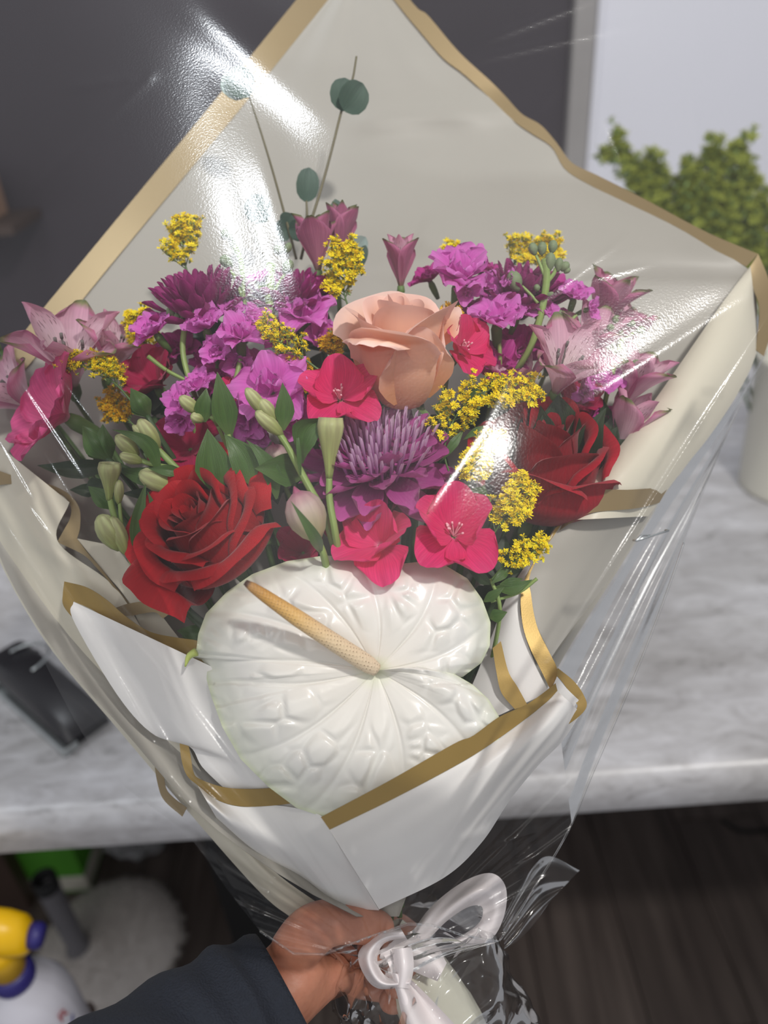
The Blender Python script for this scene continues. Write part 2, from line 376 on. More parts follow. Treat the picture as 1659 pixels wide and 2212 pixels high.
# things under the counter ---------------------------------------------------
mc = on_z(243, 2058, 0.0); mc[2] = 0.012
mp_ = thing('mop_head', mc, 'round white fluffy mop head with grey socket standing on the floor', 'mop')
M_fl = plain('white_microfibre', S(205, 198, 192), 0.9, var=0.12, scale=60)
V, F, U = lathe([(0, 0.06), (0.05, 0.058), (0.1, 0.046), (0.135, 0.025), (0.142, 0.008), (0.13, -0.004), (0, -0.006)], 40)
link('pad', mesh_of('pad', V, F, U), M_fl, mp_)
rg = np.random.default_rng(5); Vs, Fs = [], []
for k in range(9000):
    a = rg.uniform(0, 2 * math.pi); r = 0.142 * math.sqrt(rg.uniform(0, 1)); z = 0.06 * (1 - (r / 0.142) ** 2) ** 0.6
    p = np.array([r * math.cos(a), r * math.sin(a), z - 0.004]); n_ = nrm([p[0] * 9, p[1] * 9, 0.55] + rg.normal(0, .35, 3)); t_ = nrm(np.cross(n_, rg.normal(0, 1, 3)))
    ln = rg.uniform(0.008, 0.02); i = len(Vs)
    Vs += [p - t_ * 0.0014, p + t_ * 0.0014, p + n_ * ln + rg.normal(0, .003, 3)]; Fs.append((i, i + 1, i + 2))
fz = link('fluff', mesh_of('fluff', Vs, Fs, np.zeros((len(Vs), 2)), False), M_fl, mp_); fz['kind'] = 'stuff'
hb = on_z(172, 2050, 0.06) - mc
M_gp = plain('grey_plastic', S(112, 110, 114), 0.45)
V, F, U = lathe([(0, 0.0), (0.028, 0), (0.027, 0.02), (0.019, 0.05), (0.021, 0.24), (0.021, 0.262), (0.017, 0.262), (0.016, 0.18), (0, 0.18)], 24)
link('socket', mesh_of('socket', V + hb - np.array([0, 0, 0.02]), F, U), M_gp, mp_)
V, F, U = lathe([(0.0222, 0.235), (0.0226, 0.264), (0.0165, 0.266), (0.016, 0.24)], 24)
link('socket_rim', mesh_of('socket_rim', V + hb - np.array([0, 0, 0.02]), F, U), M_blk, mp_)

gb = on_z(60, 1975, 0.0); gb = np.array([-0.825, 1.085, 0.0])
go = thing('green_box', gb, 'bright green carton with a white lower band under the counter', 'box')
bev(link('carton', mesh_of('carton', *box((0, 0, 0.155), (0.24, 0.16, 0.19)), smooth=False), plain('green_card', S(74, 140, 40), 0.5), go), 0.002)
bev(link('band', mesh_of('band', *box((0, 0, 0.035), (0.241, 0.161, 0.05)), smooth=False), plain('white_card', S(205, 200, 185), 0.5), go), 0.002)
bev(link('base_strip', mesh_of('base_strip', *box((0, 0, 0.005), (0.24, 0.16, 0.010)), smooth=False), MATS['green_card'], go), 0.002)

bg = np.array([-0.60, 1.10, 0.0]); rg = np.random.default_rng(8)
pb = thing('plastic_bag', bg, 'crumpled clear plastic bag lying behind the fluffy mop head', 'bag')
ph, th = np.linspace(0.02, math.pi - 0.02, 34), np.linspace(0, 2 * math.pi, 49); G = np.zeros((34, 49, 3))
K = rg.normal(0, 1, (14, 3)) * 4; PH = rg.uniform(0, 6.28, 14)
for i, a in enumerate(ph):
    for j, t in enumerate(th):
        d = np.array([math.sin(a) * math.cos(t), math.sin(a) * math.sin(t), math.cos(a)])
        r = 1 + 0.07 * sum(abs(math.sin(K[k] @ d + PH[k])) - .6 for k in range(14))
        G[i, j] = d * r * [0.09, 0.075, 0.13] + [0, 0, 0.15]
G[:, -1] = G[:, 0]
V, F, U = grid(G); link('sheet', mesh_of('sheet', V, F, U), film_mat('bag_film', 0.12, 1.6, 0.03, 0.0, haze=0.22), pb)

sp = np.array([-0.430, 0.44, 0.0]); zt = 0.56
stl = thing('step_stool', (-0.475, 0.445, 0.0), 'low dark stool standing on the floor under the spray bottle', 'stool')
bev(link('seat', mesh_of('seat', *box((0, 0, zt - 0.012), (0.12, 0.12, 0.024)), smooth=False), M_brn, stl), 0.004)
for sx in (-1, 1):
    for sy in (-1, 1):
        bev(link('leg', mesh_of('leg', *box((sx * .045, sy * .045, zt / 2 - 0.010), (0.026, 0.026, zt - 0.024)), smooth=False), M_brn, stl), 0.003)
sb = thing('spray_bottle', (sp[0], sp[1], zt), 'white spray bottle with yellow trigger head and blue collar', 'bottle')
V, F, U = lathe([(0, 0.002), (0.040, 0.0), (0.046, 0.006), (0.046, 0.12), (0.044, 0.145), (0.034, 0.172), (0.018, 0.190), (0.015, 0.2), (0, 0.2)], 32)
M_wb = plain('white_bottle', S(206, 204, 212), 0.35, var=0.02)
link('body', mesh_of('body', V, F, U), M_wb, sb)
V, F, U = lathe([(0.0, 0.190), (0.021, 0.190), (0.022, 0.193), (0.022, 0.208), (0.019, 0.212), (0, 0.212)], 24)
link('collar', mesh_of('collar', V, F, U), plain('blue_plastic', S(44, 38, 110), 0.4), sb)
M_yel = plain('yellow_plastic', S(238, 186, 6), 0.35, var=0.03)
V, F, U = lathe([(0.0, 0.21), (0.017, 0.21), (0.019, 0.245), (0.021, 0.262), (0, 0.264)], 20); hd = (V, F, U)
secs = [(-0.05, .018, .300, .020), (-0.03, .020, .298, .022), (0.0, .0215, .286, .025), (0.022, .021, .278, .026), (0.036, .018, .274, .023), (0.042, .011, .272, .014)]
G = np.array([[(x, wd * math.cos(t), zc + hh * math.sin(t)) for t in np.linspace(0, 2 * math.pi, 21)] for x, wd, zc, hh in secs])
V, F, U = grid(G); F = list(map(tuple, F)) + [tuple(range(21)), tuple(range(105, 126))[::-1]]
link('trigger_head', mesh_of('trigger_head', *join([hd, (V, F, U)])), M_yel, sb)
V, F, U = tube([(0.041, 0, 0.271), (0.050, 0, 0.270), (0.054, 0, 0.269)], [0.013, 0.013, 0.010], 16); link('nozzle', mesh_of('nozzle', V, F, U), MATS['blue_plastic'], sb)
V, F, U = tube(crv([(-0.03, 0, 0.285), (-0.045, -0.004, 0.262), (-0.040, -0.008, 0.235), (-0.048, -0.01, 0.215)], 12), [0.008, 0.006, 0.005], 8); link('trigger', mesh_of('trigger', V, F, U), plain('dark_trigger', S(40, 40, 44), 0.4), sb)
# hand-written red letter and a blue dash on the bottle
def text_on(body, size, parent, mw, mat, name='letter'):
    cu = bpy.data.curves.new(name, 'FONT'); cu.body = body; cu.size = size; cu.extrude = 0.0002; cu.align_x = 'CENTER'; cu.align_y = 'CENTER'
    tmp = bpy.data.objects.new(name, cu); me = bpy.data.meshes.new_from_object(tmp); bpy.data.objects.remove(tmp); me.materials.clear(); return link(name, me, mat, parent, mw=mw)
a_ = math.radians(-52); c_, s_ = math.cos(a_), math.sin(a_); rr = 0.0463
def on_bottle(a, z):
    c_, s_ = math.cos(a), math.sin(a)
    return Matrix(((-s_, 0, c_, rr * c_), (c_, 0, s_, rr * s_), (0, 1, 0, z), (0, 0, 0, 1)))
text_on('R', 0.022, sb, on_bottle(math.radians(-22), 0.142), plain('red_ink', S(170, 70, 75), 0.6))
V, F, U = box((0, 0, 0), (0.003, 0.010, 0.0006)); o = link('ink_mark', mesh_of('ink_mark', V, F, U, False), plain('blue_ink', S(50, 60, 130), 0.6), sb, mw=on_bottle(math.radians(-14), 0.120) @ Matrix.Rotation(-0.5, 4, 'Z'))

# small tan carton on a dark wall shelf, far left
cb = on_y(2, 470, 1.62)
shf = thing('wall_shelf', (cb[0] - 0.12, 1.62, cb[2] - 0.01), 'dark narrow shelf fixed to the plum wall at the far left', 'shelf')
bev(link('board', mesh_of('board', *box((0, 0, 0), (0.34, 0.16, 0.018)), smooth=False), M_brn, shf), 0.002)
bev(link('bracket', mesh_of('bracket', *box((0, 0.045, -0.04), (0.02, 0.07, 0.07)), smooth=False), M_blk, shf), 0.002)
cbx = thing('tan_carton', (cb[0] - 0.05, 1.62, cb[2] - 0.001), 'small tan cardboard carton standing on the dark wall shelf', 'box')
bev(link('carton', mesh_of('carton', *box((0, 0, 0.045), (0.10, 0.09, 0.088)), smooth=False), plain('tan_card', S(150, 116, 92), 0.7), cbx), 0.003)
# ------------------------------------------------------------------ wrapping papers with gold edges
M_cream = paper_mat('cream_paper', S(182, 178, 169), 0.42, 0.22)
M_roll = paper_mat('roll_paper', S(230, 224, 206), 0.38, 0.22)  # cream paper lightened for the roll; its lamp-facing brightness put into the colour
M_wpap = paper_mat('white_paper', S(249, 247, 245), 0.40, 0.20)
M_gold2 = paper_mat('gold_print_front', S(160, 132, 70), 0.38, 0.05, 0.35, 0.08)
M_gold = paper_mat('gold_print', S(150, 130, 94), 0.38, 0.05, 0.35, 0.08)
NOISE_A = np.random.default_rng(3).normal(0, 1, (8, 2)); NOISE_P = np.random.default_rng(4).uniform(0, 6.28, 8)
def crinkle(u, v, amp, freq=5.0):
    s = 0
    for k in range(8): s += math.sin(freq * (NOISE_A[k, 0] * u + NOISE_A[k, 1] * v) + NOISE_P[k])
    return amp * s / 4
def loft(A, B, nu=40, nv=24, bulge=None, smooth=True):
    """sheet between two edge curves given as (px, py, depth); bulge(u,v) moves it towards the camera"""
    f = crv if smooth else lin
    a, b = f(A, nu), f(B, nu); P = np.zeros((nu, nv, 3))
    for i in range(nu):
        for j in range(nv):
            u, v = i / (nu - 1), j / (nv - 1)
            q = a[i] * (1 - v) + b[i] * v
            d = q[2] - (bulge(u, v) if bulge else 0)
            P[i, j] = W(q[0], q[1], d)
    return P
def sheet(name, P, mat, parent, label=None):
    V, F, U = grid(P)
    o = link(name, mesh_of(name, V - np.array(parent.location), F, U), mat, parent, label=label)
    m = o.modifiers.new('thickness', 'SOLIDIFY'); m.thickness = 0.0002; m.offset = 0; m.use_rim = False
    return o
def db(py): return 0.545 - 0.125 * max(0.0, min(1.0, (py - 200) / 1790.0)) ** 1.0 + 0.00001 * max(0, 200 - py)
def wd(pts, f): return [(x, y, f(x, y)) for x, y in pts]
GRP = 'gold-edged wrapping papers'
# back sheet -----------------------------------------------------------------
wp = thing('wrapping_paper', W(800, 1000, 0.5), 'large cream gold-edged sheet standing up behind all the flowers', 'wrapping paper', GRP)
dl = lambda x, y: db(y) - 0.035 * sm(max(0, min(1, (y - 100) / 900)))
Lo = wd([(775, -150), (708, -80), (640, 0), (437, 250), (233, 497), (30, 745), (-45, 850), (-50, 1010), (0, 1205), (110, 1395), (270, 1580), (430, 1760), (620, 1900), (780, 1985)], dl)
Li_ = wd([(781, -88), (742, -40), (688, 26), (482, 281), (275, 529), (78, 770), (0, 875), (-5, 1020), (30, 1190), (135, 1375), (290, 1560), (450, 1740), (612, 1890), (724, 1980)], dl)
Li = Li_[:7] + Lo[7:]
for k in (6,): Li[k] = (-8, 868, Li[k][2])
dr = lambda x, y: db(y) - 0.03 * sm(max(0, min(1, (y - 300) / 500)))
Ro = wd([(775, -150), (835, -66), (898, 14), (925, 34), (990, 111), (1057, 173), (1091, 207), (1127, 246), (1168, 270), (1202, 308), (1236, 352), (1293, 380), (1390, 429), (1525, 501), (1638, 549)], dr)
Ri = wd([(781, -88), (828, -30), (874, 29), (905, 66), (956, 125), (1000, 159), (1053, 207), (1110, 262), (1149, 289), (1192, 318), (1221, 366), (1274, 400), (1342, 433), (1462, 491), (1558, 549), (1612, 576)], dr)
def buckle(u, v): return crinkle(u * 1.2, v * 1.2, 0.0012, 3.5)
li_c = crv(Li, 90); ri_c = crv(Ri + wd([(1635, 640), (1625, 760), (1560, 900), (1450, 1050), (1330, 1240), (1200, 1450), (1080, 1700), (900, 1900), (860, 1985)], lambda x, y: db(y) - 0.012), 90)
# resample the right side so that rows join points of like height
def by_height(C, ys):
    o = np.argsort(C[:, 1], kind='stable'); return np.stack([np.interp(ys, C[o, 1], C[o, k]) for k in range(3)], 1)
ys = np.concatenate([np.linspace(-88, 600, 36), np.linspace(620, 1980, 30)])
a_, b_ = by_height(li_c, ys), by_height(ri_c, ys)
P = np.zeros((len(ys), 46, 3))
for i in range(len(ys)):
    for j in range(46):
        v = j / 45; q = a_[i] * (1 - v) + b_[i] * v
        back = 0.030 * math.sin(math.pi * v) * sm(max(0, min(1, (ys[i] - 100) / 700))) * (1 - 0.7 * sm(max(0, min(1, (ys[i] - 1300) / 700))))
        fold = 0.0035 * math.exp(-((q[1] - 262 + (q[0] - 780) * 0.10) / 26.0) ** 2) * sm(max(0, min(1, (q[0] - 730) / 80)))
        P[i, j] = W(q[0], q[1], q[2] + back - fold - crinkle(ys[i] / 900, v * 2, 0.0016, 3.0))
sheet('sheet', P, M_cream, wp)
sheet('gold_border', loft(Lo[:7], Li[:7], 60, 3), M_gold, wp, 'long straight gold edge')
sheet('gold_border', loft(Ro, Ri[:9] + Ri[9:15] + [Ri[15]], 60, 3), M_gold, wp, 'wavy gold edge')
# the right side of that sheet curls forward into a roll
roL = [(1621, 575, .498), (1560, 655, .478), (1497, 746, .462), (1417, 861, .448), (1342, 961, .436), (1278, 1036, .427), (1222, 1124, .420)]
roR = [(1628, 640, .500), (1634, 755, .492), (1596, 845, .478), (1536, 937, .466), (1490, 995, .458), (1455, 1040, .452), (1400, 1115, .444)]
blg = lambda u, v: 0.020 * math.sin(math.pi * min(1, v * 0.98 + .01)) ** 0.7 * (0.5 + 0.5 * sm(min(1, u * 3)))
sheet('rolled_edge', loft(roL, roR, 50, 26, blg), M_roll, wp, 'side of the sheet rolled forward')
sheet('gold_border', loft([(1638, 549, .498), (1662, 610, .497), (1672, 690, .496), (1650, 770, .492)], [(1612, 588, .497), (1628, 627, .494), (1640, 671, .491), (1632, 756, .489)], 24, 4), M_gold, wp, 'gold edge turning over at the top of the roll')
gu = [(1218, 1128, .4180), (1240, 1092, .4130), (1286, 1060, .4090), (1358, 1058, .4160), (1410, 1054, .432), (1447, 1046, .448)]
gl = [(1208, 1146, .4180), (1232, 1130, .4135), (1276, 1108, .4095), (1358, 1100, .4165), (1395, 1094, .430), (1424, 1086, .445)]
sheet('gold_border', loft(gu, gl, 30, 4), M_gold, wp, 'gold edge wrapped round the roll')

# right front sheet ------------------------------------------------------------
wq = thing('wrapping_paper', W(1050, 1650, 0.40), 'white sheet folded over the front with a long diagonal gold edge below the anthurium', 'wrapping paper', GRP)
sheet('sheet', loft([(1215, 1130, .4215), (1148, 1222, .4185), (1144, 1255, .4165), (1150, 1312, .413), (1160, 1353, .4105), (1185, 1406, .407)],
                    [(1412, 1098, .452), (1365, 1175, .446), (1307, 1263, .437), (1260, 1325, .428), (1215, 1385, .418), (1188, 1424, .410)], 30, 16,
                    lambda u, v: 0.012 * math.sin(math.pi * v) * (1 - u)), M_cream, wq, 'cream inner side of the sheet')
sheet('gold_border', loft([(1200, 1140, .4215), (1138, 1242, .4165), (1125, 1287, .413), (1129, 1349, .4085), (1144, 1398, .4045), (1164, 1439, .400), (1189, 1490, .394)],
                          [(1215, 1130, .4215), (1148, 1232, .4170), (1148, 1290, .4132), (1160, 1353, .4090), (1185, 1406, .4045), (1203, 1443, .400), (1202, 1468, .395)], 30, 4), M_gold2, wq, 'gold edge curving down from the roll')
sheet('inner_flap', loft([(1200, 1140, .425), (1110, 1260, .424), (1060, 1380, .420), (1020, 1480, .414), (960, 1600, .406)],
                         [(1190, 1165, .422), (1128, 1290, .417), (1130, 1350, .412), (1150, 1420, .405), (1186, 1495, .396)], 26, 12, lambda u, v: 0.003 * math.sin(math.pi * v)), M_wpap, wq, 'white outer side of the sheet')
sheet('gold_border', loft([(1064, 1400, .4040), (1072, 1450, .4010), (1083, 1496, .3970), (1112, 1532, .3930)], [(1082, 1385, .404), (1098, 1450, .4005), (1118, 1484, .3965), (1140, 1524, .392)], 20, 4), M_gold2, wq, 'narrow gold edge beside the anthurium')
gtop = [(x, y, d - .006 * sm(max(0, min(1, (1180 - x) / 100.0)))) for x, y, d in [(1200, 1476, .3915), (1164, 1504, .3880), (1131, 1525, .3850), (1078, 1549, .3805), (1021, 1590, .3755), (980, 1607, .3715), (840, 1687, .3635), (693, 1765, .3610)]]
gbot = [(x, y, d - .006 * sm(max(0, min(1, (1190 - x) / 100.0)))) for x, y, d in [(1204, 1492, .3915), (1180, 1517, .3880), (1135, 1553, .3845), (1054, 1611, .3790), (980, 1656, .3710), (846, 1727, .3635), (712, 1792, .3612)]]
sheet('gold_border', loft(gtop, gbot, 40, 5), M_gold2, wq, 'long diagonal gold edge')
ft = [(x, y + 1, d + .0001) for x, y, d in gbot]
fb = [(1255, 1540, .405), (1215, 1600, .400), (1160, 1656, .397), (1100, 1730, .395), (1040, 1820, .394), (960, 1895, .394), (819, 1964, .396)]
def frontb(u, v): return 0.016 * math.sin(math.pi * v) * (0.35 + 0.65 * math.sin(math.pi * min(1, u + .15))) + crinkle(u * 1.5, v * 2, 0.0007, 4)
sheet('front_panel', loft(ft, fb, 50, 30, frontb), M_wpap, wq)
sheet('corner_flap', loft([(1203, 1462, .3935), (1225, 1488, .396), (1250, 1512, .399)], [(1160, 1560, .393), (1195, 1560, .395), (1238, 1530, .399)], 16, 8), M_wpap, wq)
sheet('gold_border', loft([(1205, 1443, .4020), (1240, 1472, .402), (1262, 1504, .4005), (1266, 1529, .3990), (1240, 1556, .3960), (1193, 1582, .3925), (1156, 1574, .390)],
                          [(1198, 1455, .401), (1218, 1478, .400), (1240, 1512, .399), (1247, 1528, .398), (1225, 1545, .395), (1193, 1562, .392), (1165, 1556, .390)], 40, 4), M_gold2, wq, 'gold edge doubling back at the right corner')

# left sheets ---------------------------------------------------------------------
wl = thing('wrapping_paper', W(300, 1550, 0.41), 'white sheet with a gold upper edge at the left below the red rose', 'wrapping paper', GRP)
lt = [(139, 1256, .412), (188, 1269, .408), (231, 1296, .405), (275, 1334, .402), (325, 1365, .399), (380, 1377, .396), (427, 1384, .393), (470, 1400, .391)]
lb = [(159, 1299, .411), (203, 1319, .4075), (253, 1355, .4045), (307, 1392, .4010), (362, 1410, .3985), (401, 1417, .3955), (470, 1445, .3905)]
sheet('gold_border', loft(lt, lb, 40, 4), M_gold2, wl, 'gold upper edge')
sheet('gold_border', loft([(139, 1256, .412), (136, 1282, .4125), (137, 1308, .4125), (159, 1337, .412)], [(142, 1260, .4118), (158, 1292, .4112), (159, 1300, .4112), (162, 1338, .4115)], 14, 3), M_gold2, wl, 'gold edge folded back at the tip')
sheet('front_panel', loft([(159, 1300, .4112), (159, 1340, .411), (253, 1500, .409), (330, 1585, .407), (409, 1612, .404), (440, 1660, .402), (520, 1735, .398)],
                          [(470, 1446, .3907), (500, 1500, .3895), (560, 1580, .3885), (600, 1640, .388), (640, 1700, .3875), (670, 1740, .387), (700, 1765, .3865)], 40, 24, lambda u, v: 0.008 * math.sin(math.pi * v) * (1 - .5 * u) + crinkle(u, v, .0006, 4)), M_wpap, wl)
wm = thing('wrapping_paper', W(560, 1820, 0.39), 'white sheet at the lower left with a gold edge passing under the anthurium', 'wrapping paper', GRP)
sheet('gold_border', loft([(387, 1594, .4085), (392, 1640, .406), (404, 1675, .404), (427, 1696, .4015), (470, 1728, .397), (524, 1742, .392), (600, 1739, .386), (660, 1730, .381)],
                          [(408, 1612, .4075), (413, 1640, .4055), (418, 1668, .4035), (430, 1682, .4010), (477, 1699, .3965), (520, 1704, .3915), (575, 1703, .3860), (640, 1695, .381)], 44, 4), M_gold2, wm, 'gold edge')
sheet('front_panel', loft([(427, 1697, .4012), (470, 1729, .3968), (524, 1743, .3918), (600, 1740, .3858), (690, 1760, .3745), (716, 1800, .3705)],
                          [(470, 1770, .4065), (560, 1850, .4045), (655, 1899, .4025), (726, 1957, .4005), (790, 1964, .399), (819, 1966, .397)], 40, 24, lambda u, v: 0.012 * math.sin(math.pi * v) + crinkle(u * 2, v, .0008, 4)), M_wpap, wm)
wn = thing('wrapping_paper', W(200, 1300, 0.43), 'cream outer sheet down the left side with curling gold edges', 'wrapping paper', GRP)
sheet('sheet', loft([(-30, 940, .452), (-40, 1100, .450), (4, 1222, .447), (103, 1392, .442), (255, 1575, .437), (400, 1745, .432), (560, 1925, .428), (640, 1990, .425)],
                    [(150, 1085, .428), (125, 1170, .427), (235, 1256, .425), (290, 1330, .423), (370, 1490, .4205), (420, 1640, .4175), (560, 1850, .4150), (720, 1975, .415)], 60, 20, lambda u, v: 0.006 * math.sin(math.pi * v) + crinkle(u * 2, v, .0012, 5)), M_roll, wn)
sheet('gold_border', loft([(-20, 1010, .440), (27, 1027, .438), (75, 1039, .436), (120, 1051, .433), (154, 1072, .430), (172, 1100, .4275), (173, 1139, .4265), (166, 1165, .426)],
                          [(-20, 1050, .439), (30, 1046, .437), (75, 1056, .435), (130, 1068, .432), (152, 1092, .430), (152, 1118, .428), (138, 1145, .427), (124, 1170, .427)], 40, 4), M_gold, wn, 'gold edge curling over at the top')
sheet('gold_border', loft([(166, 1163, .4255), (190, 1195, .425), (217, 1226, .4245), (250, 1268, .424), (282, 1306, .4235)],
                          [(124, 1171, .4265), (181, 1199, .4258), (210, 1228, .425), (235, 1256, .4245), (272, 1304, .424)], 26, 4), M_gold, wn, 'gold edge running down to the right')
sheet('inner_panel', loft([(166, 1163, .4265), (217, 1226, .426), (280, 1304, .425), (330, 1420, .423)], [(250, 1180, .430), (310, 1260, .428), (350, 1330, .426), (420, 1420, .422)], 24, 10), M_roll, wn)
sheet('gold_border', loft([(250, 1313, .4195), (277, 1304, .4190), (328, 1298, .4185), (346, 1312, .418), (368, 1325, .4175)], [(268, 1331, .4195), (285, 1330, .419), (310, 1325, .4186), (336, 1323, .418), (352, 1336, .4175)], 20, 3), M_gold, wn, 'short gold edge behind the red rose')
sheet('gold_border', loft([(332, 1640, .4295), (340, 1690, .4285), (354, 1728, .4275), (394, 1764, .426)], [(354, 1660, .4280), (358, 1700, .4275), (374, 1722, .4265), (404, 1745, .425)], 18, 3), M_gold, wn, 'gold edge low on the left')
# ------------------------------------------------------------------ flower kit
GATHER = W(830, 1990, 0.425)
def petal(L, Wd, prof, e0, e1, cup=0.0, ruf=0.0, nr=3.0, nu=10, nv=9, tip=0.35, tpow=2.0, epow=1.0, seed=0, notch=0.0, twist=0.0):
    """petal growing along +X from the origin; e0,e1: elevation at base and tip; prof: (t, half-width share) list"""
    rg = np.random.default_rng(abs(int(seed))); ph = rg.uniform(0, 6.28, 3)
    s = np.linspace(-1, 1, nv); t = np.linspace(0, 1, nu)
    pt, pw = zip(*prof); G = np.zeros((nu, nv, 3)); M = 40
    tt = np.linspace(0, 1, M); ee = e0 + (e1 - e0) * tt ** epow
    cx = np.concatenate([[0], np.cumsum(np.cos(ee[1:]) / (M - 1))]) * L; cz = np.concatenate([[0], np.cumsum(np.sin(ee[1:]) / (M - 1))]) * L
    for i in range(nu):
        for j in range(nv):
            tj = t[i] * (1 - tip * abs(s[j]) ** tpow - notch * math.exp(-(s[j] / 0.18) ** 2) * t[i])
            ww = np.interp(t[i], pt, pw) * Wd / 2
            x = np.interp(tj, tt, cx); z = np.interp(tj, tt, cz); e = np.interp(tj, tt, ee)
            h = cup * Wd * s[j] ** 2 * (0.3 + 0.7 * t[i]) + ruf * Wd * t[i] ** 1.6 * (math.sin(nr * math.pi * s[j] + ph[0]) + 0.5 * math.sin(nr * 2.1 * math.pi * s[j] + ph[1])) + twist * Wd * s[j] * t[i]
            G[i, j] = (x - math.sin(e) * h, s[j] * ww * (1 - 0.25 * min(1, abs(cup)) * s[j] ** 2), z + math.cos(e) * h)
    return grid(G)
ROUND = [(0, .18), (.15, .35), (.4, .8), (.65, 1.0), (.85, .95), (1, .72)]
OBOV = [(0, .14), (.2, .3), (.5, .72), (.75, 1.0), (.9, .9), (1, .45)]
LANCE = [(0, .25), (.2, .6), (.5, .95), (.65, 1), (.85, .72), (1, .12)]
STRAP = [(0, .35), (.3, .7), (.7, 1), (.88, .9), (1, .45)]
M_stem = plain('stem_green', S(84, 112, 58), 0.5, var=0.2)
M_stem_pale = plain('stem_pale', S(138, 162, 92), 0.5, var=0.15, scale=80)
M_calyx = plain('calyx_green', S(96, 124, 66), 0.55, var=0.2, scale=120)
def stem_to_gather(root, p0, r=0.0016, mat=None, name='stem', mid=None):
    """stem from a flower's base down to where the bunch is held"""
    p0 = np.array(p0); t = GATHER + np.random.default_rng(int(abs(p0[0] * 1e5))).normal(0, .006, 3)
    m = (p0 * .55 + t * .45) + FW * 0.018
    P = crv([p0, m, t], 14); mi = root.matrix_world.inverted()
    P = np.array([mi @ Vector(p) for p in P])
    return link(name, mesh_of(name, *tube(P, r, 6)), mat or M_stem, root)

# --- rose -----------------------------------------------------------------------
def rose(px, py, d, face, size, H, mat, label, n=30, roll=0.0, seed=0, flare=0.22, reflex=0.25, openness=1.0, outer=None, up=None, rtop=0.0, name='rose', wmin=0.08, cupped=False, span=1.0, flat=False):
    R = size * d / FPX / 2; H = H * R; mw = frame(W(px, py, d), cdir(*face), roll)
    root = thing(name, None, label, 'rose', 'roses in the bouquet', mw); bpy.context.view_layer.update()
    rg = np.random.default_rng(seed); nu, nv = 16, 17
    for k in range(n):
        q = k / (n - 1)
        th = k * 2.399 + rg.uniform(-.2, .2)
        r = R * (wmin + (1 - wmin) * q ** 1.15 * openness) * rg.uniform(.95, 1.05)
        h = H * (0.90 + 0.16 * math.sin(math.pi * min(1, q * 1.25)) - 0.42 * max(0, q - .45) ** 1.3 * (1 + rtop)) * rg.uniform(.96, 1.03)
        dth = (1.5 - 0.72 * q) * span
        if flat: h = H * (.90 + .05 * math.sin(k * 2.1) - .10 * max(0, q - .6))
        fl = (flare * q ** 1.6) * rg.uniform(.7, 1.3); rf = reflex * q ** 1.4 * rg.uniform(.6, 1.4)
        pts = [(0.06 * R, 0), (0.5 * r + .12 * R, 0.02 * H), (r * 1.02 + .03 * R, 0.42 * h), (r * (0.96 - .10 * (1 - q)), 0.8 * h), (r * (1 + fl), h)]
        if cupped: pts = [(0.06 * R, 0), (.30 * r + .14 * R, .02 * H), (.66 * r + .08 * R, .36 * h), (.90 * r, .78 * h), (r * (1 + fl), h)]
        C = crv([(a, 0, b) for a, b in pts], 60); sp = rg.uniform(.05, .12); ph = rg.uniform(0, 6.28, 2)
        G = np.zeros((nu, nv, 3)); sk = rg.uniform(-.12, .12)
        for i in range(nu):
            for j in range(nv):
                t = i / (nu - 1); s = -1 + 2 * j / (nv - 1)
                tl = t * (1 - 0.30 * abs(s) ** 2.6 + sk * s * .5 + 0.035 * math.cos(s * 4 + ph[0]) * q) ; tl = max(0, min(1, tl))
                c = C[min(59, int(tl * 59))] * (1 - (tl * 59 % 1)) + C[min(59, int(tl * 59) + 1)] * (tl * 59 % 1)
                wsh = 0.35 + 0.65 * sm(min(1, t * 2.2)); wsh *= 1 - 0.18 * t ** 5
                a = th + s * dth * wsh
                rr = c[0] * (1 + sp * s); z = c[2]
                e = max(0, (t - .80) / .20)
                curl = rf * R * e ** 1.5 * (0.35 + 0.9 * abs(s) ** 1.5)
                rr += curl; z -= curl * 0.55 * e
                wv = R * 0.020 * q * math.sin(5 * s + ph[1]) * t ** 3; rr += wv
                G[i, j] = (rr * math.cos(a), rr * math.sin(a), z)
        link('petal', mesh_of('petal', *grid(G)), mat, root)
    if outer:
        for (th, r, h0, ln, wdt, ee0, ee1) in outer:
            V, F, U = petal(ln * R, wdt * R, [(0, .5), (.2, .75), (.5, 1), (.8, 1), (1, .75)], ee0, ee1, cup=-0.10, ruf=.015, nu=14, nv=13, tip=.35, tpow=2.4, seed=int(th * 100))
            V = V + np.array([r * R, 0, h0 * R]); link('petal', mesh_of('petal', V, F, U), mat, root, mw=rotz(th))
    for k in range(5):
        V, F, U = petal(R * .75, R * .2, LANCE, -0.3, -1.2, cup=.2, nu=7, nv=5, tip=.2)
        link('sepal', mesh_of('sepal', V + np.array([R * .12, 0, 0]), F, U), M_calyx, root, mw=rotz(k * 1.257))
    V, F, U = lathe([(0, -.16 * R), (.1 * R, -.15 * R), (.15 * R, -.05 * R), (.14 * R, .03 * R), (0, .05 * R)], 12); link('hip', mesh_of('hip', V, F, U), M_calyx, root)
    stem_to_gather(root, W(px, py, d) - cdir(*face) * .1 * R, 0.0022)
    return root
M_red = petal_mat('red_rose_petal', [(0, S(96, 6, 16)), (.5, S(158, 10, 24)), (1, S(188, 18, 32))], 0.10, 26, 0.62, 0.18, spec=0.25)
M_red2 = petal_mat('crimson_rose_petal', [(0, S(88, 4, 20)), (.5, S(150, 8, 30)), (1, S(186, 14, 42))], 0.10, 26, 0.62, 0.18, spec=0.25)
